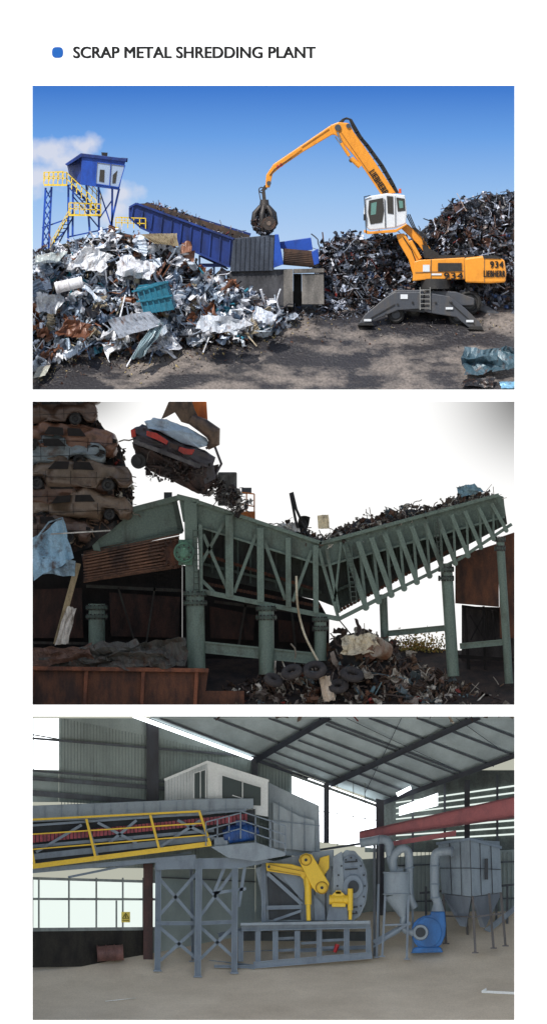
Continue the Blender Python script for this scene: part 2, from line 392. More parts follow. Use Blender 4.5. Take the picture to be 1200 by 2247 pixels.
ptR=pile('scrap_pile',top2,bot2,302,236,2500,5,20,PAL2,scrapm,'high dark heap of shredded and tangled scrap metal','scrap heap',seed=21)
loose(100,ptR,700,1128,PAL2,scrapm,13,30,10,'the dark scrap heap',22)
pile('scrap_pile',[(600,690),(640,672),(700,680),(790,684)],[(600,702),(700,702),(800,700)],236,215,260,3,10,PAL2,scrapm,'low ridge of loose scrap beside the concrete wall','scrap heap',seed=23)
# --- control tower
bl=mat('blue_paint',(24,70,160),(16,46,114),mix=.4,rough=.45,bump=.05);bld=mat('dark_blue_paint',(22,54,128),(14,34,84),rough=.5,bump=.05)
T=thing('control_tower','blue steel control tower with glazed cabin and yellow railings','control tower',(190,560,230))
b=B();b.hexa([(147,361,235),(180,341,207),(176,404,207),(155,400,235)],[(182,350,262),(275,352,250),(262,414,248),(190,402,262)])
b.obj('cabin_wall',bld,T,bev=1)
b=B();b.prism([(180,343),(276,353),(262,417),(177,405)],196,206);b.obj('cabin_front',bl,T,bev=1)
b=B();b.prism([(143,360),(178,336),(280,348),(277,355),(180,344),(148,364)],190,262);b.obj('cabin_roof',bld,T,bev=.8)
gl=glass('sky_glass',(138,158,186));gld=glass('dark_glass',(28,34,42))
b=B();b.prism([(214,356),(243,360),(240,407),(211,403)],193,195);b.prism([(245,360),(274,364),(260,411),(242,408)],193,195);b.objs('window',gl,T)
b=B();b.prism([(220,372),(230,373),(229,400),(218,398)],191.6,192.8);b.prism([(248,384),(258,374),(254,402),(247,402)],191.6,192.8);b.objs('window_interior',gld,T)
b=B()
for p,q_ in(((213,355),(275,363)),((210,403),(261,411)),((213,355),(210,403)),((275,363),(261,411)),((244,359),(241,407))): b.beam((p[0],p[1],191),(q_[0],q_[1],191),1.8)
b.obj('window_frame',bl,T)
b=B()
for x,y in((230,338),(274,350)): b.prism([(x-7,y-4),(x+7,y-3),(x+6,y+6),(x-6,y+5)],198,208)
b.objs('flood_lamp',blk,T)
b=B()
L1=lambda a,c,w=3,d=225:b.beam((a[0],a[1],d),(c[0],c[1],d),w)
for a,c in(((101,412),(93,556)),((114,410),(107,556)),((151,405),(150,555)),((161,402),(160,520)),((217,410),(218,515)),((247,414),(246,512)),((262,414),(240,512)),((190,404),(198,515))): L1(a,c,4.6)
for i in range(6):
    y0=415+i*23;xl=101-(y0-412)*.055;L1((xl,y0),(xl+12,y0+23),2.6,228);L1((xl+12,y0),(xl,y0+23),2.6,222)
for a,c in(((155,470),(222,474)),((150,520),(246,500)),((160,412),(218,470)),((218,415),(246,500)),((93,500),(150,480)),((218,500),(160,430)),((218,480),(246,440)),((150,500),(112,540))): L1(a,c,3,232)
b.obj('support_frame',bl,T)
b=B()
rail(b,[(97,404),(148,404)],26,5,2);rail(b,[(99,398),(140,396)],20,4,1.5,226)
rail(b,[(147,405),(212,466)],26,6,2);rail(b,[(166,385),(222,448)],20,6,1.7,226)
rail(b,[(152,470),(222,473)],25,6,2);rail(b,[(155,462),(220,465)],18,5,1.5,226)
rail(b,[(155,472),(112,548)],16,5)
b.box(97,404,148,408,205,230);b.box(152,470,222,474,205,232)
b.obj('railing',yel,T)
b=B()
for k in(0,12): b.beam((147+k,406,210+k),(205+k,468,210+k),3)
for i in range(10):
    t=i/9;b.beam((147+60*t,407+61*t,208),(160+60*t,405+61*t,224),2)
b.beam((150,474,212),(108,552,212),3);b.beam((162,474,222),(120,552,222),3)
for i in range(10):
    t=i/9;b.beam((150-42*t,476+76*t,212),(162-42*t,476+76*t,222),2)
b.obj('stairs',bld,T)
# --- conveyor
C1=thing('inclined_conveyor','long blue inclined belt conveyor carrying scrap','conveyor',(400,585,200))
b=B();b.prism([(283,456),(300,447),(515,525),(512,588),(478,578),(310,500),(283,476)],196,202)
b.obj('side_plate',mat('conveyor_blue',(16,46,116),(11,30,76),mix=.45,rough=.5,bump=.05),C1,bev=1)
b=B();b.prism([(300,447),(325,446),(548,516),(548,522),(515,528)],203,245);b.obj('belt',mat('dark_belt',(40,36,34),(80,60,45),rough=.8),C1)
b=B()
for i in range(11):
    t=i/10;x=292+213*t;y=455+72*t;b.beam((x,y,193),(x-4,y+26+32*t,193),3.2,5)
b.beam((284,455,192),(300,446,192),4);b.beam((300,446.5,192),(515,525,192),4.5,8);b.beam((284,477,192),(310,500,192),4,6);b.beam((308,499,192),(505,586,192),4.5,8)
b.beam((322,446,246),(550,515,246),6,5)
b.obj('girder_rib',bld,C1)
b=B()
for a,c in(((438,560),(438,590)),((470,575),(470,600)),((440,562),(500,590)),((330,508),(330,540)),((400,540),(400,565))): b.beam((a[0],a[1],215),(c[0],c[1],215),4)
b.box(440,578,500,586,205,240)
b.objs('trestle',bld,C1)
b=B();rail(b,[(255,500),(320,502)],23,5,2,190);b.box(253,498,262,503,188,230);rail(b,[(262,490),(300,492)],14,3,1.2,232);b.box(415,558,424,574,186,190);b.obj('railing',yel,C1)
pile('conveyor_scrap',[(322,449),(360,452),(400,466),(440,482),(480,496),(545,516)],[(322,454),(360,464),(400,480),(440,496),(480,510),(545,528)],238,204,300,3,9,PAL2+[(3,(120,95,75))],scrapd,'loose shredded scrap riding on the conveyor belt','scrap',seed=31)
# --- feeder + concrete
con=mat('concrete',(125,120,115),(72,70,68),mix=.5,rough=.85,scale=2.5);cond=mat('dark_concrete',(78,78,82),(48,48,52),mix=.5,rough=.85)
F=thing('scrap_feeder','feed hopper of grey plates and blue sides on concrete walls','machine',(600,670,215))
b=B();b.prism([(512,523),(604,515),(601,594),(505,596)],188,194);b.obj('hopper_plate',mat('grey_plate',(70,78,92),(48,54,66),mix=.5,rough=.5,metal=.1),F,bev=.8)
b=B()
for i in range(9): x=518+i*10.4;b.beam((x,523-i*.7,186),(x-3,594,186),1.0,2)
b.obj('hopper_rib',mat('grey_rib',(48,54,66)),F)
b=B();b.prism([(603,514),(611,514),(622,580),(600,588)],182,250);b.prism([(612,531),(682,521),(686,548),(650,553),(614,545)],228,236);b.prism([(683,552),(698,545),(700,578),(689,582)],190,235);b.objs('hopper_side',bl,F,bev=1)
b=B()
for i in range(26):
    a=math.pi*2*i/26;y=567+17*math.sin(a);d=212+17*math.cos(a);b.beam((621,y-4,d),(689,y+2,d),2.6,4)
b.cyl((622,563,212),(688,568,212),15,15,20);b.obj('slat_drum',mat('rusty_slats',(92,66,50),(50,36,30),rough=.6,metal=.1),F)
b=B();b.prism([(497,594),(643,590),(643,672),(500,668)],196,240);b.obj('concrete_wall',cond,F,bev=1)
b=B();b.prism([(622,592),(643,590),(643,674),(622,672)],190,195.5);b.prism([(662,600.5),(710,600.5),(711,668),(662,668)],200,240);b.prism([(643.5,590),(711,589),(711,598),(643.5,600)],196,242);b.objs('concrete_pier',con,F,bev=1)
b=B();b.box(643.5,600.5,661.5,670,242,246);b.obj('recess_shade',blk,F)  # black sheet behind the opening stands in for its shade
# --- excavator
ora=mat('orange_paint',(218,142,42),(190,118,36),mix=.36,rough=.38,bump=.04);whp=mat('white_paint',(205,208,212),(175,175,178),mix=.3,rough=.4,bump=.05)
gry=mat('grey_machine_paint',(62,65,72),(82,76,70),mix=.4,rough=.5,bump=.05);chrome=mat('chrome_rod',(170,172,178),rough=.2,metal=.7,bump=0)
E=thing('material_handler','orange wheeled material handler with raised white cab and long boom','excavator',(950,715,205))
b=B();b.prism([(582,412),(584,384),(600,360),(662,318),(722,277),(742,270),(752,282),(744,296),(728,296),(664,334),(614,368),(598,382),(592,412)],200,214);b.obj('stick',ora,E,bev=2)
b=B();b.prism([(724,275),(742,268),(765,270),(776,290),(812,340),(868,424),(836,428),(800,374),(776,342),(740,300),(730,294)],198,218);boom=b.obj('boom',ora,E,bev=2)
b=B();b.beam((662,323,198.5),(722,283,198.5),1.2,1);b.beam((606,370,198.5),(662,328,198.5),1.2,1);b.beam((742,282,196.8),(838,420,196.8),1,1);b.obj('weld_seam',mat('shade_orange',(150,92,24)),E)
b=B()
for x,y,r in((741,280,7),(764,276,5),(590,402,5),(770,352,5)): b.cyl((x,y,194),(x,y,222),r)
b.objs('pivot_pin',gry,E)
b=B();b.cyl((748,314,194),(766,342,194),4);b.cyl((770,347,194),(790,366,194),5.5);b.objs('hydraulic_cylinder',ora,E)
b=B();b.cyl((740,290,194),(750,316,194),2.4);b.cyl((735,300,193),(770,350,193),1.6);b.objs('piston_rod',chrome,E)
b=B()
for k in range(4):
    o=k*2.6;b.tube([(742+o,270,206),(752+o,261-k,206),(766+o*.6,262,206),(772+o,278,206),(786+o,302,206),(800+o,318,206),(832+o,362,206),(852+o,396,206),(866+o,424,206)],1.3,6)
for i in range(9):
    t=i/8;b.beam((776+80*t,292+118*t,204),(786+80*t,286+118*t,204),2)
b.obj('hydraulic_hose',blk,E)
b=B();b.tube([(592,385,199),(602,372,198),(640,345,198)],1,6);b.obj('hydraulic_hose',blk,E)
b=B();b.prism([(606,364),(610,361),(614,368),(609,371)],198.5,199.5);b.prism([(613,360),(617,357),(621,364),(616,367)],198.5,199.5);b.objs('warning_stripe',mat('red_white',(190,60,45),rough=.5),E)
text('LIEBHERR',800,393,862,407,196,ink,E,rot=math.radians(57),bold=.05,sp=1.15)
b=B();b.prism([(800,436),(812,430),(848,424),(888,428),(892,466),(890,491),(866,500),(812,505),(804,500),(797,470)],188,226);cab=b.obj('cab',whp,E,bev=2.5,label='white operator cab with large dark windows')
b=B();b.prism([(809,440),(840,434),(842,462),(838,488),(812,492),(807,466)],186.4,187.6);b.prism([(848,430),(862,431),(863,470),(850,468)],186.4,187.6);b.prism([(869,433),(887,436),(889,462),(872,464)],186.4,187.6);b.objs('cab_window',gld,cab,bev=.5)
b=B();b.prism([(814,446),(826,443),(824,470),(813,472)],185.6,186.2);b.prism([(874,440),(883,441),(884,456),(876,457)],185.6,186.2);b.objs('painted_reflection',glass('reflection_green',(80,125,120)),cab)  # greenish window reflections painted on as thin panes
b=B();b.prism([(798,504),(812,508),(868,503),(892,490),(892,494),(868,510),(806,514),(798,510)],184,228);b.obj('cab_step',ora,E,bev=1)
b=B();b.beam((799,432,184),(803,512,184),2);b.beam((843,436,185),(845,500,185),1.6);b.beam((798,432,184),(812,429,184),2);b.cyl((800,470,182),(800,484,182),3);b.beam((866,430,185),(867,498,185),1);b.obj('grab_rail',blk,E)
b=B();b.cyl((877,424,200),(877,414,200),3.4,2.6,12);b.obj('beacon_lamp',mat('beacon_orange',(235,90,20),rough=.3),E)
b=B();b.prism([(868,514),(886,512),(906,540),(924,575),(926,606),(906,606),(896,570),(876,536)],196,206);b.prism([(878,500),(894,492),(926,520),(948,552),(948,566),(938,566),(916,536)],212,222);b.prism([(895,530),(903,526),(925,566),(918,570)],188,195);b.objs('cab_riser',ora,E,bev=1.5)
b=B()
for k in range(3): b.tube([(890+k*4,470,210),(905+k*3,500,208),(925+k*4,520,206),(935+k*3,560,206)],1.2,6)
b.tube([(884,520,194),(902,548,194),(914,580,194)],1.2,6);b.prism([(925,536),(962,556),(960,568),(930,566)],200,215);b.prism([(960,560),(1040,560),(1040,568),(960,568)],196,235);b.obj('hose_bundle',blk,E)
b=B();b.prism([(907,574),(922,570),(1020,565),(1020,613),(940,613),(904,617)],184,236);ub=b.obj('upper_body',ora,E,bev=2)
b=B();b.beam((945,568,182.6),(945,612,182.6),1,1);b.beam((1018.5,566,182.6),(1018.5,613,182.6),1.2,1);b.beam((1062,566,177),(1062,620,177),.9,1);b.beam((910,598,182.6),(1016,594,182.6),.9,1);b.obj('panel_gap',gry,ub)
b=B();b.prism([(1018,566),(1060,561),(1088,562),(1106,571),(1110,600),(1108,620),(1072,622),(1020,620)],178,238);b.obj('counterweight',ora,E,bev=4)
b=B();b.prism([(960,577),(1012,577),(1012,595),(960,595)],181,183);b.prism([(1058,561),(1084,560),(1098,564),(1098,568),(1060,567)],176,177.5);b.objs('engine_grille',blk,ub)
b=B();b.prism([(927,581),(942,581),(942,596),(927,596)],182,183.5);b.prism([(946,600),(968,600),(968,604),(946,604)],182,183.5);b.objs('warning_sticker',whp,E)
text('934',973,598,1015,613,181,ink,E,bold=.05,sp=1.15);text('934',1074,573,1104,588,176,ink,E,bold=.05,sp=1.15);text('LIEBHERR',1060,593.5,1108,608,176,ink,E,bold=.05,sp=1.15)
b=B();b.cyl((955,612,208),(955,634,208),32,34,24);b.obj('turntable',blk,E)
b=B();b.prism([(850,646),(868,636),(930,636),(1000,640),(1040,655),(1040,670),(985,672),(930,686),(866,680)],188,222);uc=b.obj('undercarriage',gry,E,bev=2)
b=B();b.prism([(866,640),(930,640),(925,678),(872,681),(818,704),(810,710),(786,711),(800,690),(846,652)],176,187);b.obj('outrigger',gry,E,bev=2)
b=B();b.prism([(932,641),(985,650),(1020,676),(1052,708),(1057,721),(1028,719),(1000,696),(960,690),(930,684)],176,187);b.obj('outrigger',gry,E,bev=2)
b=B();b.prism([(1040,655),(1098,688),(1096,698),(1070,690),(1040,676)],224,232);b.obj('outrigger',gry,E,bev=2)
b=B()
for x,y in((846,690),(872,668),(990,664),(1030,706),(955,664),(905,664)): b.cyl((x,y,173),(x,y,176),2.4,None,10)
b.beam((806,702,174.6),(866,668,174.6),2,1.5);b.beam((985,662,174.6),(1040,712,174.6),2,1.5);b.prism([(820,714),(784,714),(790,709),(816,708)],170,200);b.prism([(1026,722),(1060,724),(1056,716),(1030,716)],170,200);b.objs('outrigger_fitting',blk,E)
def wheel(x,y,d,r,par,w=16):
    b=B();b.cyl((x,y,d),(x,y,d+w),r,r,24);b.torus((x,y,d+1),r*.82,r*.16,axis=(0,0,1),n=24)
    for i in range(24):
        a=i*math.pi/12;b.beam((x+math.cos(a)*r,y+math.sin(a)*r,d),(x+math.cos(a)*r,y+math.sin(a)*r,d+w),2.2)
    t_=b.obj('wheel',blk,par)
    b=B();b.cyl((x,y,d-1.5),(x,y,d),r*.5,r*.5,18);b.cyl((x,y,d-3.5),(x,y,d-1.6),r*.25,r*.22,12)
    b.obj('rim',gry,t_)
wheel(868,690,190,18,E);wheel(907,682,215,14,E);wheel(1004,694,190,20,E);wheel(1028,664,204,27,E)
b=B()
for x in(921,943): b.beam((x,630,172),(x,680,172),2)
for i in range(5): b.beam((921,636+i*10,172),(943,636+i*10,172),1.8)
b.obj('ladder',chrome,E)
b=B()
for x,y in((806,702),(985,676),(1030,704)): b.prism([(x-8,y-2),(x+8,y-2),(x+8,y+3),(x-8,y+3)],172.5,173.6)
b.prism([(878,646),(894,646),(894,656),(878,656)],174,175.6);b.objs('warning_sticker',whp,E)
# grapple
G=thing('orange_peel_grapple','dark steel orange peel grapple hanging from the boom tip','grapple',(580,515,206))
gst=mat('worn_steel',(66,60,56),(34,32,32),mix=.5,rough=.5,metal=.2)
b=B();b.beam((584,408,206),(576,420,206),8,10);b.torus((574,417,206),6,1.2,axis=(0,0,1));b.beam((578,420,206),(580,440,206),8,9);b.cyl((580,438,206),(580,458,206),9,12,12);b.tube([(586,414,204),(568,420,203),(572,440,203)],1.2,6);b.obj('hanger',gst,G)
b=B()
for i in range(6):
    a=i*math.pi/3+.3;ca,sa=math.cos(a),math.sin(a)
    b.tube([(580+ca*9,452,206+sa*9),(580+ca*22,468,206+sa*18),(580+ca*25,490,206+sa*20),(580+ca*15,508,206+sa*14),(580+ca*4,518,206+sa*4)],5,6,rs=[4,6,6.5,4,1.5])
b.objs('tine',gst,G)
random.seed(44);b=B()
for i in range(150): 
    a=U(0,6.28);r=U(4,26);piece(b,(580+math.cos(a)*r,490+math.sin(a)*r*.9+abs(U(0,6)),206+U(-22,10)),U(4,9),pick(PAL2))
b.cyl((590,490,176),(590,490,186),15,15,20,True,s2l((60,52,48)));b.cyl((590,490,174),(590,490,176),5,5,14,True,s2l((110,95,85)))
b.obj('grappled_scrap',scrapm,label='tangled bundle of scrap held by the grapple',cat='scrap',kind='stuff')
random.seed(8)
sig('panel_or_shadow',[(1016,762),(1150,766),(1150,806),(1022,826)],62,(66,90,102),'blue grey crumpled panel lying on the dirt',22,1.2,12,lean=20)
sig('panel_or_shadow',[(1094,838),(1140,836),(1140,850),(1100,852)],30,(110,160,190),'pale blue scrap piece lying on the dirt',4,0)
sig('panel_or_shadow',[(1020,832),(1085,828),(1080,850),(1010,846)],34,(28,28,32),'dark sheet standing in for a shadow on the dirt',5,0)  # shadow on the dirt, made as a dark sheet

# ================================================================= SCENE 2
m=bpy.data.materials.new('overcast_sky');m.use_nodes=True;nt=m.node_tree;N=nt.nodes;L=nt.links;N.clear()
g=N.new('ShaderNodeNewGeometry')
def rad(cx,cy,rx,ry,lo,hi):
    mp=N.new('ShaderNodeMapping');c=W(cx,cy,0);mp.inputs['Location'].default_value=(-c.x/(rx/100),0,-c.z/(ry/100));mp.inputs['Scale'].default_value=(100/rx,0,100/ry)
    L.new(g.outputs['Position'],mp.inputs['Vector']);le=N.new('ShaderNodeVectorMath');le.operation='LENGTH';L.new(mp.outputs[0],le.inputs[0])
    r=N.new('ShaderNodeMapRange');r.interpolation_type='SMOOTHSTEP';r.inputs['From Min'].default_value=0;r.inputs['From Max'].default_value=1;r.inputs['To Min'].default_value=lo;r.inputs['To Max'].default_value=hi
    L.new(le.outputs['Value'],r.inputs['Value']);return r.outputs[0]
a1=rad(1200,850,300,260,.08,1.05);a2=rad(160,850,190,130,.25,1)  # corner vignette painted into the sky tone
mu=N.new('ShaderNodeMath');mu.operation='MULTIPLY';L.new(a1,mu.inputs[0]);L.new(a2,mu.inputs[1])
em=N.new('ShaderNodeEmission');em.inputs[0].default_value=(1,.995,.985,1);L.new(mu.outputs[0],em.inputs[1]);o=N.new('ShaderNodeOutputMaterial');L.new(em.outputs[0],o.inputs[0])
b=B();b.face([(-400,700,1000),(1600,700,1000),(1600,1540,1000),(-400,1540,1000)]);b.obj('sky',m,kind='structure',label='white overcast sky with a vignette painted into the corners',cat='sky')
def g2(y): return 520+(1550-y)*2.2
b=B();nx,ny=60,16;vs=[]
for j in range(ny+1):
    for i in range(nx+1):
        x=-200+1600*i/nx;y=1549-(1549-1425)*j/ny
        vs.append((x,y+noise.noise(Vector((x*.03,y*.1,8)))*3,g2(y)))
b.add(vs,[[j*(nx+1)+i,j*(nx+1)+i+1,(j+1)*(nx+1)+i+1,(j+1)*(nx+1)+i] for j in range(ny) for i in range(nx)],smooth=True)
b.obj('ground',mat('dark_yard',(60,46,38),(30,24,22),rough=.9,streak=False),kind='structure',label='dark rust stained yard ground',cat='ground')
grn=mat('green_machine_paint',(100,116,104),(66,68,56),mix=.38,rough=.5,scale=3,bump=.08);grd=mat('dark_green_paint',(66,80,70),(44,42,36),mix=.45,rough=.6)
rus=mat('rust_steel',(100,60,38),(54,34,26),mix=.5,rough=.8);dk=mat('deep_shadow_steel',(30,24,22),(18,15,14),rough=.95)  # dk: near-black steel, deep shade put into its colour
K=thing('steel_feed_conveyor','green trussed steel plate conveyor on round bolted columns','conveyor',(700,1480,640))
D2=600
b=B()
b.prism([(200,1141),(388,1093),(402,1168),(212,1212)],D2+36,D2+42)
b.prism([(185,1138),(200,1136),(222,1210),(206,1208)],D2+20,D2+70)
b.prism([(186,1139),(392,1086),(394,1098),(188,1152)],D2+20,D2+34)
b.prism([(392,1088),(436,1102),(700,1188),(712,1196),(712,1240),(700,1236),(436,1156),(402,1145)],D2+8,D2+16)
b.prism([(705,1194),(1092,1086),(1104,1090),(1108,1132),(706,1246)],D2+8.5,D2+16.5)
b.objs('side_plate',grn,K,bev=1)
b=B();b.prism([(378,1095),(388,1093),(404,1166),(392,1172)],D2+26,D2+34);b.prism([(200,1210),(400,1160),(402,1170),(204,1220)],D2+22,D2+36)
b.objs('plate_stiffener',grd,K,bev=.8)
b=B()
b.beam((388,1089,D2),(436,1101,D2),11,20);b.beam((434,1101,D2),(706,1192,D2),8,16);b.beam((700,1193,D2),(1094,1086,D2),8,16)
b.beam((436,1156,D2+3),(706,1240,D2+3),5,10);b.beam((708,1243,D2+3),(1106,1134,D2+3),5,10)
b.beam((440,1297,D2),(742,1358,D2),11,18);b.beam((740,1360,D2),(862,1298,D2),9,16);b.beam((862,1298,D2+1),(1010,1225,D2+1),7,14);b.beam((1010,1225,D2),(1122,1150,D2),7,14)
b.objs('chord',grn,K,bev=.8)
b=B()
b.prism([(404,1098),(432,1102),(436,1300),(408,1300)],D2-10,D2+14)
for x,y0,y1,w in((440,1150,1298,9),(503,1130,1310,17),(571,1158,1322,15),(632,1180,1334,12),(692,1196,1346,12)): b.beam((x,y0,D2-6),(x+1,y1,D2-6),w,12)
b.objs('truss_post',grn,K,bev=.8)
b=B()
for a,c in(((446,1172),(500,1296)),((492,1146),(442,1236)),((562,1172),(514,1300)),((580,1186),(626,1316)),((684,1206),(642,1320)),((440,1270),(470,1300))): b.beam((a[0],a[1],D2-1),(c[0],c[1],D2-1),7,5)
b.beam((698,1202,D2-2),(742,1356,D2-2),7);b.beam((716,1205,D2-2),(744,1345,D2-2),7);b.beam((748,1190,D2-3),(734,1320,D2-3),5)
b.objs('truss_brace',grn,K)
b=B();b2=B();b3=B();n=12
for i in range(n):
    t=i/(n-1);x=756+322*t;yt=1196-(x-706)*.283+14;x2=x+46-14*t;yb=interp([(740,1358),(862,1298),(1010,1225),(1130,1146)],x2)
    b.beam((x,yt,D2-8),(x2,yb+4,D2-8),12-4*t,10)
    if i<n-1:
        xn=x+322/(n-1);b2.beam((x2,yb,D2-2),(xn+4,yt+8,D2-2),6.5-2*t,4)
    b3.cyl((x2,yb+5,D2-12),(x2,yb+5,D2+4),8-3*t,None,12)
b.objs('truss_post',grn,K);b2.objs('truss_brace',grn,K);b3.objs('cross_tube',grn,K)
b=B()
for o in(0,12): b.beam((757+o,1188,D2-18),(771+o,1322,D2-18),2.5)
for i in range(13): t=i/12;b.beam((757+14*t,1190+130*t,D2-18),(769+14*t,1190+130*t,D2-18),2)
b.obj('ladder',grd,K);b=B()
for o in(0,8): b.beam((950+o,1134,D2-18),(964+o,1232,D2-18),2)
for i in range(10): t=i/9;b.beam((950+14*t,1136+94*t,D2-18),(958+14*t,1136+94*t,D2-18),1.6)
b.obj('ladder',grd,K);b=B()
for o in(0,12): b.beam((424+o,1162,D2-18),(426+o,1296,D2-18),2)
for i in range(11): t=i/10;b.beam((424+2*t,1164+130*t,D2-18),(437+2*t,1164+130*t,D2-18),1.8)
b.obj('ladder',grd,K)
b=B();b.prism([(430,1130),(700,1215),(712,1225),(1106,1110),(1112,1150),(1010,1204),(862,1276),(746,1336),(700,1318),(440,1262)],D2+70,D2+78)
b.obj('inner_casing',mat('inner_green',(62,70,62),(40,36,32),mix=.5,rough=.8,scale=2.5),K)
b=B()
b.beam((440,1236,D2+60),(705,1300,D2+60),6,8);b.beam((730,1300,D2+60),(1100,1128,D2+60),6,8)
for i in range(9): b.beam((466+i*28,1160+i*8,D2+64),(466+i*28,1262+i*6,D2+64),4,5)
for i in range(13): b.beam((760+i*27,1222-i*8,D2+64),(768+i*27,1316-i*13,D2+64),4,5)
b.obj('casing_rib',grd,K)
def chain(pts,d,n):
    b=B()
    for p,q_ in zip(pts,pts[1:]):
        for i in range(n):
            t=i/n;x=p[0]+(q_[0]-p[0])*t;y=p[1]+(q_[1]-p[1])*t;dx=(q_[0]-p[0])/n;dy=(q_[1]-p[1])/n
            b.beam((x,y,d),(x+dx*.8,y+dy*.8,d),7,14)
            b.cyl((x,y,d-8),(x,y,d+8),2.2,None,8)
    b.obj('conveyor_chain',rus,K)
chain([(440,1278),(705,1332)],D2+40,34);chain([(440,1214),(700,1296)],D2+44,30);chain([(745,1340),(1000,1200)],D2+44,34)
b=B()
cA=(184,1244);cB=(398,1206)
b.cyl((cA[0],cA[1],D2+42),(cB[0],cB[1],D2+42),28,30,24)
for i in range(30):
    a=2*math.pi*i/30;ry=37;b.beam((cA[0],cA[1]+ry*.9*math.sin(a),D2+42+ry*math.cos(a)),(cB[0]-4,cB[1]+ry*1.05*math.sin(a),D2+42+ry*math.cos(a)),3.4,5)
b.obj('slat_drum',mat('rusty_slats2',(122,84,62),(60,40,32),rough=.7),K)
b=B();b.cyl((386,1215,D2-2),(386,1215,D2+12),27,27,24)
for i in range(16):
    a=2*math.pi*i/16;b.beam((386+25*math.cos(a),1215+25*math.sin(a),D2-3),(386+33*math.cos(a),1215+33*math.sin(a),D2-3),5,8)
b.obj('sprocket',rus,K)
mg=mat('motor_green',(88,136,108),(66,90,76),rough=.4)
b=B();b.box(392,1184,422,1240,D2-18,D2-12);b.cyl((404,1212,D2-30),(404,1212,D2-18),23,23,28);b.torus((404,1212,D2-30),20,2.4,axis=(0,0,1),n=28);b.cyl((404,1212,D2-42),(404,1212,D2-30),10,8,18);b.obj('gear_motor',mg,K,bev=1)
b=B()
for i in range(8): a=i*math.pi/4;b.cyl((404+15*math.cos(a),1212+15*math.sin(a),D2-33),(404+15*math.cos(a),1212+15*math.sin(a),D2-29),2,None,8)
b.obj('motor_bolt',gst,K)
def column(x,y0,y1,r,d,tilt=0,fy=None):
    b=B();b.cyl((x,y0,d),(x+tilt,y1,d),r,r,20);c_=b.obj('column',grn,K)
    if fy:
        fl=B();bo=B()
        for k in(0,20):
            fl.cyl((x,fy+k,d),(x,fy+k+6,d),r*1.36,r*1.36,24)
            for i in range(14):
                a=2*math.pi*i/14;bo.cyl((x+math.cos(a)*r*1.2,fy+k-3,d+math.sin(a)*r*1.2),(x+math.cos(a)*r*1.2,fy+k+9,d+math.sin(a)*r*1.2),1.8,None,6)
        fl.obj('flange',grd,c_);bo.obj('flange_bolt',gst,c_)
column(428,1300,1514,20,D2-4,4,1300);column(584,1330,1480,17,D2-4,1,1332);column(702,1352,1450,13,D2-4,1,1356)
column(213,1325,1500,18,D2+60,0,1330);column(978,1236,1484,13,D2+2,16,1246);column(840,1304,1412,9,D2+70,4);column(1096,1180,1500,9,D2+2,20,1180)
b=B();b.ibeam((448,1420,D2+4),(700,1446,D2+4),24,14);b.ibeam((852,1390,D2+70),(976,1378,D2+50),13,12);b.ibeam((1008,1418,D2+2),(1116,1408,D2+2),13,12);b.beam((230,1420,D2+60),(430,1432,D2+10),16,12)
b.beam((600,1445,D2+6),(690,1434,D2+6),6);b.objs('tie_beam',grn,K)
H=thing('rusted_building','dark rusted steel shed standing behind the conveyor','shed',(400,1500,800))
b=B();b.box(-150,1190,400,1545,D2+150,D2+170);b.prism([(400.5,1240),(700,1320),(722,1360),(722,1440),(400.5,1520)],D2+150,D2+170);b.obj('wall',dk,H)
b=B();b.prism([(-100,1300),(180,1290),(184,1400),(-100,1400)],D2+110,D2+118);b.prism([(240,1300),(395,1310),(392,1400),(244,1396)],D2+120,D2+126);b.prism([(460,1330),(560,1350),(556,1405),(462,1400)],D2+110,D2+118);b.prism([(610,1360),(680,1366),(676,1412),(612,1408)],D2+110,D2+118);b.objs('rust_sheet',mat('faint_rust',(62,38,30),(30,21,19),rough=.9),H)
b=B()
for a_,c_,w_ in(((190,1286),(400,1296),7),((60,1410),(400,1416),6),((260,1290),(300,1420),4),((340,1290),(320,1420),4),((470,1320),(690,1348),6),((540,1320),(520,1440),5),((640,1340),(650,1440),5)): b.beam((a_[0],a_[1],D2+100),(c_[0],c_[1],D2+100),w_,5)
b.objs('frame_beam',mat('shade_beam',(50,50,44),(40,28,24),rough=.8),H)
H2=thing('rusted_building','tall rusted steel frame building with open bays','shed',(1070,1500,760))
b=B();b.prism([(998,1222),(1092,1192),(1094,1332),(998,1324)],D2+70,D2+76);b.prism([(1092.5,1180),(1180,1150),(1180,1400),(1096,1400)],D2+90,D2+96);b.objs('rust_panel',rus,H2)
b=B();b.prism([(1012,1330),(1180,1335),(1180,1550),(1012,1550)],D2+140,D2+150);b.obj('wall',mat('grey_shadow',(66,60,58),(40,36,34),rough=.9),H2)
b=B()
for a,c,w in(((1018,1330),(1030,1500),7),((1060,1330),(1064,1500),5),((1012,1330),(1128,1345),6),((1030,1350),(1060,1400),3),((1060,1350),(1032,1404),3),((1000,1440),(1150,1450),8),((1080,1340),(1086,1410),4)): b.beam((a[0],a[1],D2+100),(c[0],c[1],D2+100),w)
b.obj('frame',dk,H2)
random.seed(61);b=B()
for i in range(1900):
    x=random.gauss(918,36);y=1440-abs(random.gauss(0,20));
    if x<820 or x>985: continue
    b.sheet((x,y,D2+200+U(-20,20)),5,3,1,pick([(3,(190,168,92)),(2,(150,140,84)),(2,(204,150,80)),(1,(90,88,56))]),1,1,rrot())
for i in range(12): x=850+i*11;b.tube([(x,1460,D2+210),(x+U(-4,4),1440,D2+210),(x+U(-9,9),1415,D2+208)],1.2,6,s2l((60,45,35)),rs=[1.6,1,.4])
b.obj('shrubs',mat('autumn_leaves',(0,0,0),(130,114,60),mix=.3,attr=True,rough=.8),label='distant autumn shrubs with yellow leaves',cat='shrub',kind='stuff')
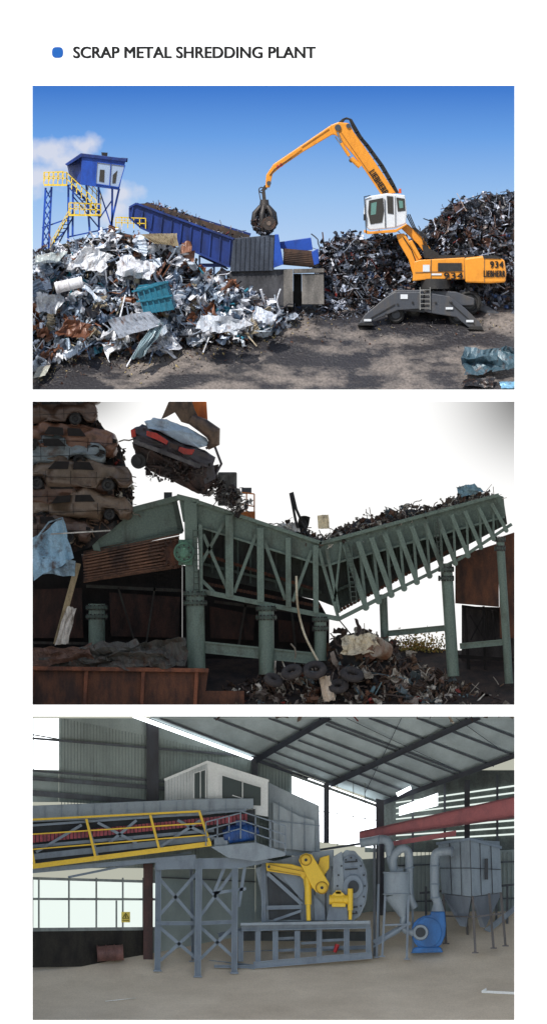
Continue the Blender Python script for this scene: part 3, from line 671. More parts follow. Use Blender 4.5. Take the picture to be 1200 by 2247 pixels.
PAL3=[(5,(70,54,45)),(3,(104,80,62)),(2.4,(38,30,28)),(2,(150,140,126)),(1.2,(210,202,186)),(.4,(105,130,135)),(.25,(150,45,35))]
PAL3b=[(4,(122,110,100)),(2.4,(200,192,178)),(3,(64,50,42)),(2,(88,102,106)),(2,(104,72,54))]
pile('conveyor_scrap',[(600,1160),(630,1142),(680,1165),(715,1180),(745,1160),(790,1132),(850,1122),(905,1108),(950,1118),(985,1100),(1010,1076),(1062,1078),(1092,1088)],[(600,1180),(700,1200),(780,1180),(900,1140),(1000,1110),(1092,1096)],D2+50,D2+18,650,4,15,PAL3b,scrapd,'tangled shredded metal riding up the conveyor','scrap',seed=41)
random.seed(70)
sig('scrap_sheet',[(1000,1068),(1040,1062),(1062,1080),(1010,1090)],D2+20,(120,150,160),'pale blue crumpled sheet on the conveyor',9,mm=scrapd,lean=8)
sig('foam_block',[(696,1131),(720,1129),(723,1160),(698,1160)],D2+26,(224,206,170),'cream foam block standing on the conveyor',2,mm=scrapd,lean=4,cat='foam')
sig('scrap_sheet',[(612,1150),(650,1145),(660,1168),(608,1166)],D2+24,(200,195,186),'white torn sheet on the conveyor',8,mm=scrapd,lean=6)
b=B();b.tube([(660,1180,D2+24),(648,1140,D2+22),(637,1082,D2+20),(641,1080,D2+20),(650,1118,D2+22),(676,1176,D2+24)],3,8)
b.sheet((664,1152,D2+20),22,40,10,(1,1,1),6,6,Matrix.Rotation(.2,3,'Z'),bend=.8)
b.obj('rubber_strip',blk,label='torn black rubber strip standing up from the conveyor',cat='rubber')
pt3=pile('scrap_pile',[(470,1520),(540,1500),(590,1478),(640,1462),(700,1450),(715,1410),(745,1386),(800,1380),(850,1404),(905,1440),(950,1478),(1040,1510),(1145,1522)],[(470,1560),(1145,1560)],D2+30,D2-70,1000,6,22,PAL3,scrapd,'heap of rusty and pale scrap metal with old tyres','scrap heap',seed=43)
loose(75,pt3,560,1000,PAL3b,scrapd,16,40,12,'the rusty scrap heap',45)
sig('scrap_sheet',[(748,1398),(820,1390),(842,1432),(750,1440)],D2-24,(215,202,175),'large cream crumpled panel on the rusty heap',15,mm=scrapd)
sig('scrap_sheet',[(700,1486),(722,1482),(736,1536),(712,1540)],D2-72,(215,195,170),'pale plank fragment standing in the heap',6,mm=scrapd)
b=B();b.cyl((826,1420,D2-30),(846,1430,D2-6),22,20,18);b.torus((826,1420,D2-30),20,3,axis=(.5,.2,.8));b.obj('scrap_drum',mat('drum_grey',(160,150,135),(120,78,50)),label='open grey metal drum lying on the rusty heap',cat='drum')
for x,y,r,ax in((690,1470,19,(.1,.8,.7)),(772,1480,19,(-.2,.9,.5)),(640,1474,16,(.2,.7,.5)),(742,1506,15,(.1,.8,.6)),(600,1492,14,(-.3,.8,.5))):
    b=B();b.torus((x,y,D2-74),r,8,axis=ax,n=28,m=10);b.torus((x,y,D2-74),r*1.05,7.4,axis=ax,n=28,m=6)
    b.obj('tyre',mat('old_tyre',(56,52,52),(84,76,70),mix=.4,rough=.85),label='worn black tyre lying on the scrap heap',cat='tyre',group='tyres on the scrap heap')
b=B();b.tube(bez([(650,1264,D2-34),(653,1330,D2-36),(668,1392,D2-42),(697,1450,D2-50)],4),2.6,8);b.obj('bent_pipe',mat('cream_pipe',(206,196,170),(140,120,90)),label='bent cream coloured pipe leaning on the heap',cat='pipe')
Q=thing('scrap_bin','rusty brown steel scrap bin filled with crushed sheet','scrap bin',(260,1546,560))
b=B();b.prism([(40,1466),(440,1468),(432,1551),(40,1551)],D2-80,D2-72);b.prism([(440.5,1468),(458,1470),(446,1551),(432.5,1551)],D2-72,D2-10);b.objs('bin_wall',rus,Q)
b=B();b.beam((40,1466,D2-84),(458,1471,D2-84),9,16)
for x in(72,190,315,432): b.beam((x,1472,D2-84),(x-4,1551,D2-84),8,7)
b.obj('bin_rim',mat('bin_rust',(130,76,50),(80,48,34),mix=.5,rough=.8),Q,bev=1)
b=B();b.box(446,1516,536,1551,D2-69,D2-20);b.obj('bin_wall',rus,Q)
random.seed(77)
for p in([(60,1430),(200,1412),(210,1450),(60,1466)],[(150,1420),(300,1402),(320,1448),(160,1460)],[(280,1412),(408,1402),(412,1464),(285,1464)],[(60,1446),(240,1440),(260,1466),(60,1468)],[(200,1436),(360,1428),(380,1464),(220,1466)]):
    sig('crushed_sheet',p,D2-66-U(0,8),random.choice([(80,78,72),(94,66,52),(68,66,60)]),'dark crushed sheet metal lying in the rusty bin',18,.6,12,mm=scrapd,lean=8)
for (a,bb,w,c_,nm,lb) in(((172,1236,D2-60),(124,1414,D2-62),13,(160,140,106),'wooden_plank','weathered wooden plank leaning on the bin'),((112,1172,D2-90),(243,1164,D2-84),3,(200,194,184),'metal_strip','thin pale metal strip sticking out of the wreck')):
    b=B();b.beam(a,bb,w,4);b.obj(nm,mat(nm,c_,tuple(v*.7 for v in c_),rough=.8),label=lb,cat='plank' if w>5 else 'metal strip')
sig('scrap_sheet',[(148,1330),(168,1334),(150,1412),(122,1416)],D2-68,(205,196,184),'torn white sheet stuck to the plank',7,mm=scrapd,lean=4)
# crushed cars
carm=mat('car_paint_worn',(0,0,0),(70,48,38),mix=.4,rough=.32,scale=2.2,attr=True,bump=.12,streak=False,sharp=.08,fine=(.8,1.1))
def crushed(x0,y0,x1,y1,h,d,col,seed,label):
    random.seed(seed)
    t=thing('crushed_car',label,'crushed car',((x0+x1)/2,max(y0,y1)+h*.5,d+20),'stacked crushed cars')
    nu,nv=48,22;vs=[];ux=(x1-x0);uy=(y1-y0);ln=math.hypot(ux,uy);nxx,nyy=-uy/ln,ux/ln
    sag=U(-9,9);fl=R()<.5
    prof=[(0,.42),(.04,.7),(.24,.82),(.36,1.1+U(-.15,.15)),(.64,1.05+U(-.15,.15)),(.78,.8),(.95,.66),(1,.35)]
    for i in range(nu+1):
        u=i/nu;uu=1-u if fl else u;top=interp(prof,uu)*h*.66;bt=h*.42;sg=sag*math.sin(u*math.pi)
        for w0 in(.2,.8):
            if abs(u-w0)<.09: bt=h*.42-h*.36*math.sqrt(max(0,1-((u-w0)/.09)**2))
        taper=min(1,u/.06+.5,(1-u)/.06+.5)
        for j in range(nv):
            a=2*math.pi*j/nv;ca,sa=math.cos(a),math.sin(a)
            yy=-(abs(sa)**.7)*top if sa>0 else (abs(sa)**.7)*bt
            yy*=taper
            dd=-math.copysign(abs(ca)**.45,ca)*(24 if sa<=.35 else 24-12*(sa-.35))
            q=noise.noise(Vector((u*4+seed,a*.8,seed)))*h*.26;q2=noise.noise(Vector((u*11+seed,a*2.2,seed+5)))*h*.13
            vs.append((x0+ux*u+nxx*(yy+q)+q2,y0+uy*u+sg+nyy*(yy+q)+q2,d+20+dd+q*1.3+q2*1.5))
    fs=[[i*nv+j,i*nv+(j+1)%nv,(i+1)*nv+(j+1)%nv,(i+1)*nv+j] for i in range(nu) for j in range(nv)]
    b=B();b.add(vs,fs,s2l(col),True);b.add([vs[k] for k in range(nv)],[list(range(nv))],s2l(col));b.add([vs[nu*nv+k] for k in range(nv)],[list(range(nv))],s2l(col));b.obj('body',carm,t)
    L_=lambda u,v,dd=-16:(x0+ux*u+nxx*v*h,y0+uy*u+sag*math.sin(u*math.pi)+nyy*v*h,d+dd)
    F_=(lambda u:1-u) if fl else (lambda u:u)
    b=B()
    for us in((.36,.49,.50,.32),(.53,.65,.71,.54)):
        p=[L_(F_(us[0]),-.56),L_(F_(us[1]),-.56),L_(F_(us[2]),-.26),L_(F_(us[3]),-.26)];b.hexa(p,[(a_,b_,c_+14) for a_,b_,c_ in p])
    b.objs('window_opening',dk,t)
    b=B()
    for uc_ in(.515,.30,.73): b.beam(L_(F_(uc_),-.2,-12),L_(F_(uc_),.3,-10),1.2,3)
    b.beam(L_(.02,.02,-12),L_(.98,.0,-12),1.3,3);b.obj('door_gap',dk,t)
    b=B();p=[L_(F_(.955),-.2,-10),L_(F_(.995),-.16,-8),L_(F_(.995),-.02,-8),L_(F_(.955),-.04,-10)];b.hexa(p,[(a_,b_,c_+10) for a_,b_,c_ in p]);b.obj('lamp_socket',dk,t)
    for w0 in(.2,.8):
        c=L_(w0,.28,-4);b=B();b.torus(c,h*.17,h*.08,axis=(0,0,1),n=18,m=8);b.cyl(c,(c[0],c[1],c[2]+16),h*.14,None,12);b.obj('wheel',blk,t)
lay=[((-10,868),(222,862),54,(112,98,84)),((-30,914),(214,906),56,(92,72,60)),((20,958),(258,974),58,(118,84,66)),((-60,1004),(232,998),56,(118,128,132)),((30,1044),(290,1050),58,(104,88,74)),((-50,1092),(250,1086),56,(96,68,54)),((40,1128),(290,1118),50,(112,94,78)),((-40,1156),(200,1166),50,(94,74,64))]
for i,(a,c,h,cl) in enumerate(lay): crushed(a[0],a[1],c[0],c[1],h,D2-50+ (i*7%4)*7,cl,200+i,'flattened rusty car body stacked in a tall pile')
pile('scrap_pile',[(40,870),(120,868),(190,885),(226,930),(262,970),(292,1060)],[(40,1240),(190,1200),(292,1120)],D2+24,D2+2,340,8,24,PAL3,scrapd,'torn dark car panels filling the stack of crushed cars','scrap heap',seed=51)
sig('car_door',[(72,1182),(138,1136),(164,1226),(72,1272)],D2-78,(140,174,194),'crushed pale blue car door beside the conveyor',12,0,12,mm=carm,lean=10,cat='car door')
b=B();b.tube([(82,1180,D2-84),(108,1146,D2-84),(138,1136,D2-84),(142,1170,D2-84)],2,8);b.sheet((130,1245,D2-86),70,34,10,(1,1,1),6,4,Matrix.Rotation(.1,3,'Z'));b.obj('bent_door_frame',mat('pale_blue',(150,176,190),(80,90,96)),label='bent pale blue window frame of the car door',cat='door frame')
# hanging car
HC=thing('wrecked_car','wrecked dark car with silver blue boot hanging from a grapple','car',(390,1110,600))
def rumple(pts,d0,d1,seed,cr=3,div=6):
    bb=B();n=len(pts);cx=sum(p[0] for p in pts)/n;cy=sum(p[1] for p in pts)/n
    ring=[]
    for i in range(n):
        a=pts[i];c=pts[(i+1)%n]
        for k in range(div): ring.append((a[0]+(c[0]-a[0])*k/div,a[1]+(c[1]-a[1])*k/div))
    m_=len(ring);vs=[];rad_=[(1,1),(1,.35),(.96,.16),(.88,.05),(.7,0),(.4,-.1),(.12,-.12)]
    for s_,dd in rad_:
        for x,y in ring:
            X=cx+(x-cx)*s_;Y=cy+(y-cy)*s_;q=noise.noise(Vector((X*.05,Y*.05,seed)))*cr+noise.noise(Vector((X*.14,Y*.14,seed)))*cr*.4
            vs.append((X+q*.5,Y+q*.5,d0+(d1-d0)*dd+q*2.2))
    fs=[[i*m_+j,i*m_+(j+1)%m_,(i+1)*m_+(j+1)%m_,(i+1)*m_+j] for i in range(len(rad_)-1) for j in range(m_)]
    fs+=[list(range((len(rad_)-1)*m_,len(rad_)*m_)),list(range(m_))]
    bb.add(vs,fs,(1,1,1),True);return bb
dcar=mat('dark_car_paint',(66,62,70),(40,34,34),mix=.45,rough=.3,bump=.08);gcar=mat('silver_blue_car_paint',(160,180,198),(120,128,138),mix=.35,rough=.25,bump=.05)
und=mat('underbody',(44,34,32),(70,46,36),mix=.45,rough=.7)
rumple([(292,972),(330,982),(400,1010),(450,1030),(480,1018),(474,1056),(448,1088),(420,1076),(372,1052),(330,1034),(300,1006)],D2-48,D2-4,4,12).obj('underbody',und,HC)
rumple([(288,944),(312,930),(345,942),(400,972),(450,988),(474,1004),(466,1030),(432,1030),(380,1008),(330,986),(294,976)],D2-60,D2-20,7,5).obj('rear_body',dcar,HC)
rumple([(318,926),(336,917),(366,920),(412,938),(452,960),(462,976),(440,984),(398,972),(352,948),(324,940)],D2-72,D2-40,5,7).obj('boot_lid',gcar,HC)
b=B();b.prism([(322,945),(344,950),(370,968),(366,976),(342,964),(322,956)],D2-86,D2-70);b.prism([(394,980),(412,985),(428,986),(422,998),(404,997),(391,989)],D2-86,D2-70);b.prism([(287,944),(297,940),(299,958),(289,961)],D2-76,D2-60);b.objs('tail_light',mat('red_lens',(180,36,32),(120,22,22),rough=.25,bump=0),HC,bev=1)
b=B();b.beam((293,968,D2-78),(352,990,D2-80),9,8);b.beam((352,990,D2-80),(440,1024,D2-76),9,8);b.objs('bumper',mat('bumper_black',(44,42,48),(80,76,78),rough=.35),HC,bev=1)
b=B();b.prism([(372,970),(391,978),(388,987),(370,980)],D2-88,D2-78);b.obj('number_plate_recess',und,HC)
b=B();b.cyl((304,1012,D2-52),(308,1010,D2-34),17,17,18);b.cyl((303,1012,D2-55),(304,1012,D2-52),8,8,14);b.obj('wheel',blk,HC)
b=B();b.tube([(452,984,D2-50),(470,976,D2-46),(486,1018,D2-40),(470,1046,D2-40)],3,8);b.hexa([(440,1030,D2-56),(470,1022,D2-52),(474,1050,D2-50),(450,1062,D2-54)],[(440,1030,D2-50),(470,1022,D2-46),(474,1050,D2-44),(450,1062,D2-48)]);b.obj('side_pillar',dcar,HC)
random.seed(90);b=B()
for i in range(230):
    t=R();x=440+t*90+U(-20,20);y=1046+t*64+U(-18,18);piece(b,(x,y,D2-30+U(-15,15)),U(6,15),pick([(3,(56,52,52)),(2,(96,92,90)),(1,(146,142,136)),(2,(38,32,32))]))
for i in range(110): piece(b,(U(320,460),1022+U(-10,34),D2-54+U(-6,6)),U(4,13),pick([(3,(50,44,44)),(1,(96,86,80)),(1,(74,48,38))]))
b.obj('hanging_wreckage',scrapd,HC)
G2=thing('grapple','brown steel grapple claw on an orange arm','grapple',(420,990,600))
b=B();b.prism([(413,860),(452,860),(457,936),(432,940),(424,900)],D2-20,D2);b.obj('arm',mat('orange_arm',(200,104,34),(150,72,28),rough=.5,bump=.05),G2,bev=2)
brs=mat('brown_steel',(104,82,64),(56,44,36),mix=.5,rough=.45,metal=.1)
b=B();b.prism([(372,878),(418,870),(428,900),(440,924),(418,932),(398,926),(384,905),(366,915),(354,920)],D2-56,D2-24);b.tube([(420,920,D2-60),(446,934,D2-66),(468,950,D2-66),(470,972,D2-64),(456,984,D2-62)],8,12,rs=[12,16,18,13,4]);b.cyl((404,886,D2-62),(404,886,D2-20),9);b.obj('claw',brs,G2,bev=1)
pg=thing('access_platform','orange steel access platform with spotlight on top','platform',(540,1138,660))
b=B();o_=mat('orange_rail',(224,134,56),(180,98,44));rail(b,[(524,1134),(558,1138)],54,2,3,D2+60,(0,.5));b.box(514,1122,560,1140,D2+60,D2+84);b.obj('railing',o_,pg)
b=B();b.box(530,1070,552,1084,D2+60,D2+70);b.box(360,1080,378,1098,D2+60,D2+68);b.objs('spot_lamp',gry,pg)
b=B();b.box(478,1036,520,1110,D2+40,D2+70);b.obj('engine_block',mat('grey_block',(106,106,102),(60,54,50)),pg,bev=3)

# ================================================================= SCENE 3
KK=1.9
def dw(x): return 640+(x-72)*.25
def dr(y): return 640+(y-1572)*1.2
def g3(y): return 506+(2245-y)*1.3
b=B();nx,ny=50,20;vs=[]
for j in range(ny+1):
    for i in range(nx+1):
        x=-200+1600*i/nx;y=2260-(2260-2000)*j/ny;vs.append((x,y+noise.noise(Vector((x*.01,y*.03,1)))*1.5,g3(y)))
b.add(vs,[[j*(nx+1)+i,j*(nx+1)+i+1,(j+1)*(nx+1)+i+1,(j+1)*(nx+1)+i] for j in range(ny) for i in range(nx)],smooth=True)
b.obj('floor',mat('dusty_concrete_floor',(168,159,144),(140,130,115),mix=.5,rough=.9,scale=.9,streak=False,sharp=.25,bump=.12,stretch=(.6,1,2),fine=(.9,1.06)),kind='structure',label='dusty beige concrete workshop floor',cat='floor')
wal=mat('grey_green_cladding',(120,130,128),(104,114,112),mix=.5,rough=.7,scale=1.5,bump=.05);stl=mat('dark_steel_frame',(64,70,76),(52,54,58),rough=.6,bump=.05);wlit=emit('daylight_glass',(245,250,255),3.0);wlit2=emit('frosted_daylight_glass',(225,236,230),1.15)
BW=thing('warehouse_wall','grey green corrugated warehouse wall with bright windows','wall',(400,2100,700))
b=B()
def wq(x0,y0,x1,y1,x2,y2,x3,y3,o=0): return [(x0,y0,dw(x0)+o),(x1,y1,dw(x1)+o),(x2,y2,dw(x2)+o),(x3,y3,dw(x3)+o)]
def wslab(b,x0,y0,x1,y1,x2,y2,x3,y3,o0=0,o1=4): b.hexa(wq(x0,y0,x1,y1,x2,y2,x3,y3,o0),wq(x0,y0,x1,y1,x2,y2,x3,y3,o1))
wslab(b,130,1576,560,1576,560,1780,130,1760);wslab(b,-200,1690,129.5,1690,129.5,1760,-200,1760)
wslab(b,560.5,1660,640,1695,640,1900,560.5,1900)
wslab(b,-200,1760.5,559.5,1780.5,559.5,1905,-200,1905)
wslab(b,335,1905.5,560,1905.5,560,2100,335,2100);wslab(b,560.5,1900.5,1150,1862.5,1150,2080,560.5,2090)
b.obj('cladding',wal,BW)
b=B()
for x in range(136,640,7): b.beam((x,interp([(136,1576),(540,1660),(640,1696)],x),dw(x)-1),(x,1904,dw(x)-1),1.5,1.5)
for x in range(860,1150,9): b.beam((x,1870,dw(x)-1),(x,2060,dw(x)-1),1.5,1.5)
b.obj('cladding_rib',mat('rib_grey_green',(108,118,116),bump=.05),BW)
b=B();wslab(b,-200,2040,335,2040,335,2118,-200,2128);b.obj('dado_wall',mat('dark_dado',(48,46,40),(30,28,28),rough=.9,k=.55),BW)
b=B()
for y0,y1 in((1612,1640),(1682,1712),(1700,1726)): b.beam((-100,y0-6,dw(-100)-6),(560,y1+20,dw(560)-6),5 if y0<1690 else 9,6)
b.beam((345,1925,dw(345)-5),(560,1935,dw(560)-5),3,4);b.beam((860,1900,dw(860)-5),(1150,1890,dw(1150)-5),3,4);b.beam((860,1980,dw(860)-5),(1150,1970,dw(1150)-5),3,4)
b.beam((72,1740,dw(72)-5),(362,1764,dw(362)-5),12,6)
b.objs('girt',stl,BW)
b=B()
b.prism([(322,1576),(349,1576),(349,1772),(322,1766)],dw(335)-18,dw(335)-4);b.prism([(552,1660),(566,1660),(566,1720),(552,1716)],dw(560)-18,dw(560)-4)
b.prism([(710,1718),(722,1718),(722,1850),(710,1850)],dw(716)-16,dw(716)-4);b.prism([(824,1752),(842,1756),(844,2080),(826,2080)],dw(830)-16,dw(830)-4);b.prism([(1018,1712),(1030,1712),(1030,1860),(1018,1860)],dw(1024)-20,dw(1024)-8)
cst=mat('column_steel',(50,54,62),(42,42,48),bump=.05,k=.7)
b.objs('steel_column',cst,BW,bev=.6)
b=B();b.prism([(315,1895),(336,1895),(336,2116),(315,2116)],dw(325)-16,dw(325)-6);b.obj('steel_column',mat('red_brown_steel',(70,42,38),(46,32,30),k=.8),BW,bev=.6)
b=B();wslab(b,-200,1576,129.5,1576,129.5,1689.5,-200,1680,-1,2);wslab(b,640.5,1694,826,1762,826,1799,640.5,1785,-1,2);wslab(b,640.5,1785.5,826,1799.5,826,1862,640.5,1840,-1,2);wslab(b,875,1770,960,1740,960,1768,875,1790,-2,1);b.objs('window',wlit,BW)
b=B()
for i,(x0,x1) in enumerate(((74,84),(88,150),(154,210),(214,268),(272,314),(336,342))):
    wslab(b,x0,1930+i,x1,1931+i,x1,1972,x0,1970,-2,1);wslab(b,x0,1975,x1,1975,x1,2036,x0,2038,-2,1)
b.objs('window',wlit2,BW)
b=B()
wslab(b,60,1924,345,1932,345,1938,60,1930,-4,-2.2);wslab(b,60,2036,345,2034,345,2041,60,2044,-4,-2.2);wslab(b,60,1970,345,1971,345,1976,60,1975,-4,-2.2)
for x in(72,86,152,212,270,315): wslab(b,x-2,1926,x+2,1926,x+2,2040,x-2,2040,-7,-4.5)
wslab(b,254,1976,258,1976,258,2036,254,2036,-7,-4.5)
for x in(664,690,740,775,800): b.beam((x,1700,dw(x)-6),(x,1856,dw(x)-6),1.6)
b.beam((640,1700,dw(640)-6),(826,1768,dw(826)-6),6);b.beam((640,1770,dw(640)-6),(826,1800,dw(826)-6),1.6);b.beam((72,1612,dw(72)-5),(130,1622,dw(130)-5),3);b.beam((74,1576,dw(74)-5),(74,1690,dw(74)-5),2)
b.obj('window_frame',mat('window_frame_grey',(100,106,104),(80,84,84),bump=.05),BW)
WS=thing('warning_sign','small yellow triangle electrical warning sign on the window','sign',(276,2024,680))
b=B();b.box(267,2001,286,2024,dw(276)-12,dw(276)-10);b.obj('sign_plate',mat('sign_yellow',(190,165,70),(170,150,70)),WS)
b=B()
for a,c in(((276.5,2004),(269.5,2015)),((276.5,2004),(283.5,2015)),((269.5,2015),(283.5,2015)),((277,2007),(275.5,2011)),((275.5,2011),(277.5,2011)),((277.5,2011),(276,2014)),((269,2020),(284,2020))): b.beam((a[0],a[1],dw(276)-13),(c[0],c[1],dw(276)-13),1.1,.8)
b.obj('sign_symbol',ink,WS)
RW=thing('warehouse_wall','end wall with louvred openings letting in daylight','wall',(1000,2080,900))
b=B();b.box(800,1690,1400,1870,905,912);b.obj('cladding',mat('end_wall_dark',(74,82,80),(60,66,64)),RW)
b=B()
for i in range(8):
    y=1752+i*13;b.hexa([(868,y+8-i*1,900),(1200,y-40+i*3,900),(1200,y-36+i*3,900),(868,y+11-i,900)],[(868,y+8-i,903),(1200,y-40+i*3,903),(1200,y-36+i*3,903),(868,y+11-i,903)])
b.objs('louvre_opening',wlit2,RW)
b=B();
for x in(905,975,1090): b.beam((x,1700,896),(x,1870,896),5)
b.objs('wall_post',stl,RW)
RF=thing('warehouse_roof','pitched steel roof with dark rafters and purlins','roof',(750,1760,800))
b=B();rp=[(330,1576),(1250,1576),(1250,1640),(1128,1664),(900,1738),(838,1760),(716,1718),(560,1664)]
b.add([(x,y,dr(y)) for x,y in rp]+[(x,y,dr(y)+6) for x,y in rp],[list(range(8)),list(range(8,16))]+[[i,(i+1)%8,(i+1)%8+8,i+8] for i in range(8)])
b.add([(330,1569,560),(1250,1569,560),(1250,1575.5,640),(330,1575.5,640)],[[0,1,2,3]])
b.obj('roof_sheet',mat('roof_sheet_grey',(132,143,145),(114,124,126),mix=.5,scale=1.2,rough=.8,bump=.04),RF)
b=B();RL=[(300,1560),(560,1664),(838,1760),(900,1738),(1128,1664),(1250,1640)]
for x,y,w_ in((352,1576,4.2),(470,1576,4.2),(590,1576,4.2),(700,1576,4.2),(810,1576,4),(915,1576,4),(1020,1576,4),(600,1650,3),(655,1625,3),(715,1590,3)):
    x2=x;y2=y
    while x2<1180 and y2<interp(RL,x2)-1: x2+=4;y2+=4*.385
    b.beam((x,y,dr(y)-5),(x2,y2,dr(y2)-5),w_,5)
b.objs('purlin',mat('purlin_grey',(66,72,80),(56,60,66),k=.7,bump=.05),RF)
b=B();b.ibeam((562,1668,dr(1668)-14),(722,1574,dr(1574)-14),13,12);b.ibeam((714,1726,dr(1726)-14),(1050,1573,dr(1573)-14),13,12);b.ibeam((838,1762,dr(1762)-14),(1180,1640,dr(1640)-14),11,12)
for a,c in(((562,1668),(714,1722)),((1000,1576),(1090,1640)),((760,1576),(1000,1690)),((880,1576),(800,1740))): b.beam((a[0],a[1],dr(a[1])-10),(c[0],c[1],dr(c[1])-10),1.4 if a[0]!=562 else 7)
b.objs('rafter',mat('rafter_dark',(44,52,64),(38,42,52),k=.6,bump=.05),RF)
b=B();b.hexa([(290,1574,636),(318,1574,636),(556,1663,740),(550,1668,740)],[(290,1574,639),(318,1574,639),(556,1663,743),(550,1668,743)]);b.prism([(868,1740),(900,1724),(902,1732),(872,1748)],808,810);b.objs('skylight_strip',wlit,RF)
CR=thing('overhead_crane','faded red overhead crane girder spanning the hall','crane',(960,1860,780))
b=B();b.hexa([(788,1826,772),(1210,1730,772),(1210,1782,772),(788,1842,772)],[(788,1826,786),(1210,1730,786),(1210,1782,786),(788,1842,786)]);b.hexa([(862,1846,760),(1000,1822,760),(1000,1834,760),(862,1856,760)],[(862,1846,768),(1000,1822,768),(1000,1834,768),(862,1856,768)]);b.objs('girder',mat('faded_red_paint',(144,82,84),(116,70,74),mix=.4,bump=.05,k=.9),CR,bev=.5)
b=B();b.beam((788,1826,769),(1210,1730,769),3.4,10);b.beam((788,1841,769),(1210,1781,769),4,10);b.objs('girder_flange',mat('dark_red_paint',(100,56,60)),CR)
b=B();b.beam((600,1880,dw(600)-10),(800,1850,dw(800)-20),5,6);b.obj('runway_rail',stl,CR)
cw=mat('cabin_white',(175,180,180),(165,170,170),mix=.4,rough=.6,bump=.03)
CB=thing('operator_cabin','white corrugated control cabin with dark windows','cabin',(475,1790,660))
b=B();b.hexa([(362,1712,690),(455,1672,650),(455,1770,650),(362,1770,690)],[(480,1716,740),(588,1713,700),(588,1790,700),(480,1770,740)]);b.prism([(455.5,1672),(588,1713),(588,1792),(455.5,1770)],646,650);b.obj('wall',cw,CB)
b=B()
for i in range(14): t=i/14;b.beam((364+91*t,1713-40*t,688-40*t),(364+91*t,1768,688-40*t),.8)
b.obj('wall_rib',mat('cabin_rib',(155,162,163)),CB)
b=B();b.prism([(360,1709),(455,1669),(590,1711),(590,1716),(455,1675),(362,1714)],638,646);b.obj('roof_edge',cw,CB)
cg=glass('cabin_glass',(62,74,76),.3,.3)
b=B();b.prism([(488,1702),(531,1716),(531,1768),(488,1760)],643,645);b.prism([(534,1717),(572,1728),(572,1768),(534,1766)],643,645);b.prism([(427,1697),(450,1690),(450,1752),(427,1752)],640,645);b.objs('window',cg,CB)
b=B()
for a,c in(((486,1700),(574,1727)),((486,1700),(486,1760)),((532,1714),(532,1768)),((574,1727),(574,1768)),((425,1697),(452,1688)),((425,1697),(425,1752)),((452,1688),(452,1752)),((510,1745),(532,1752)),((440,1693),(440,1752))): b.beam((a[0],a[1],638),(c[0],c[1],638),1.8)
b.obj('window_frame',cw,CB)
gm3=mat('grey_machine_enamel',(106,116,124),(88,96,104),mix=.4,rough=.42,bump=.04);gm4=mat('grey_blue_steel',(94,105,116),(78,86,96),mix=.4,rough=.5,bump=.04);gdk=mat('dark_machine_grey',(46,52,58),(38,42,46),rough=.6,k=.7,bump=.05);yl3=mat('machine_yellow',(198,160,44),(176,140,42),mix=.35,rough=.4,bump=.03,k=.85)
DU=thing('feed_chute','tall light grey sheet metal feed housing beside the cabin','chute',(640,1880,720))
b=B();b.prism([(588,1716),(642,1742),(700,1768),(702,1880),(590,1876)],706,770);b.prism([(598,1760),(660,1792),(690,1800),(690,1870),(600,1860)],690,702);b.objs('housing',mat('light_grey_sheet',(128,137,142),(114,122,128),bump=.04),DU,bev=1)
b=B()
for x in(612,640,668): b.beam((x,1755+(x-600)*.4,688),(x,1868,688),1.6)
b.beam((590,1800,688),(702,1812,688),2);b.obj('seam',gm4,DU)
CV=thing('inclined_conveyor','grey inclined conveyor with yellow safety railing','conveyor',(300,1900,640))
b=B();b.prism([(20,1770),(470,1752),(556,1752),(556,1774),(440,1790),(20,1806)],630,636);b.obj('side_plate',gm3,CV,bev=1)
b=B();b.prism([(20,1806.5),(440,1790.5),(560,1776),(560,1820),(450,1860),(20,1900)],640,646);b.obj('frame_panel',gdk,CV)
b=B()
for i in range(62):
    x=30+i*8.3;y=1843-(x-72)*.1;b.box(x,y-11,x+6.6,y+6,622,626)
b.obj('belt_fringe',mat('dull_red_fringe',(132,58,66),(96,46,56)),CV)
b=B();b.beam((20,1815,626),(540,1778,626),5,6);b.beam((20,1862,626),(470,1822,626),7,6)
for a,c in(((190,1800),(215,1880)),((300,1800),(240,1850)),((215,1805),(300,1850)),((440,1800),(350,1860)),((80,1870),(180,1810)),((390,1800),(470,1840))): b.beam((a[0],a[1],618),(c[0],c[1],618),6)
for i in range(12): b.beam((100+i*36,1768-i*1.2,628),(100+i*36,1800-i*1.4,628),1.6)
b.beam((20,1886,630),(466,1838,630),13,6);b.beam((40,1914,640),(430,1880,640),10,8);b.beam((150,1925,660),(420,1870,660),5);b.obj('side_frame',gm4,CV)
b=B();b.beam((20,1908,612),(464,1851,612),11,8);b.beam((20,1801,612),(440,1780,612),4.6,5);b.beam((20,1834,612),(450,1806,612),3,4);b.beam((20,1868,612),(458,1832,612),3,4)
for a,c in(((190,1797),(210,1880)),((330,1788),(350,1864)),((437,1779),(462,1854)),((60,1803),(76,1896))): b.beam((a[0],a[1],609),(c[0],c[1],609),5.4,4)
b.obj('safety_rail',yl3,CV,bev=.5)
PL=thing('drive_platform','grey steel platform with railing carrying a blue motor','platform',(540,1880,620))
b=B();b.prism([(462,1858),(560,1848),(626,1870),(626,1878),(560,1890),(500,1882)],606,612);b.prism([(490,1854),(566,1848),(566,1856),(490,1862)],616,640);b.prism([(470,1838),(500,1836),(500,1856),(470,1860)],614,650)
b.objs('deck',gm3,PL,bev=.8)
b=B();rail(b,[(452,1856),(528,1836)],52,3,2.6,604,(0,.33,.66));rail(b,[(528,1840),(626,1872)],60,3,2.6,602,(0,.33,.66));b.obj('railing',gm4,PL)
bm3=mat('motor_blue',(26,68,128),(20,46,86),rough=.4,bump=.05,k=.8)
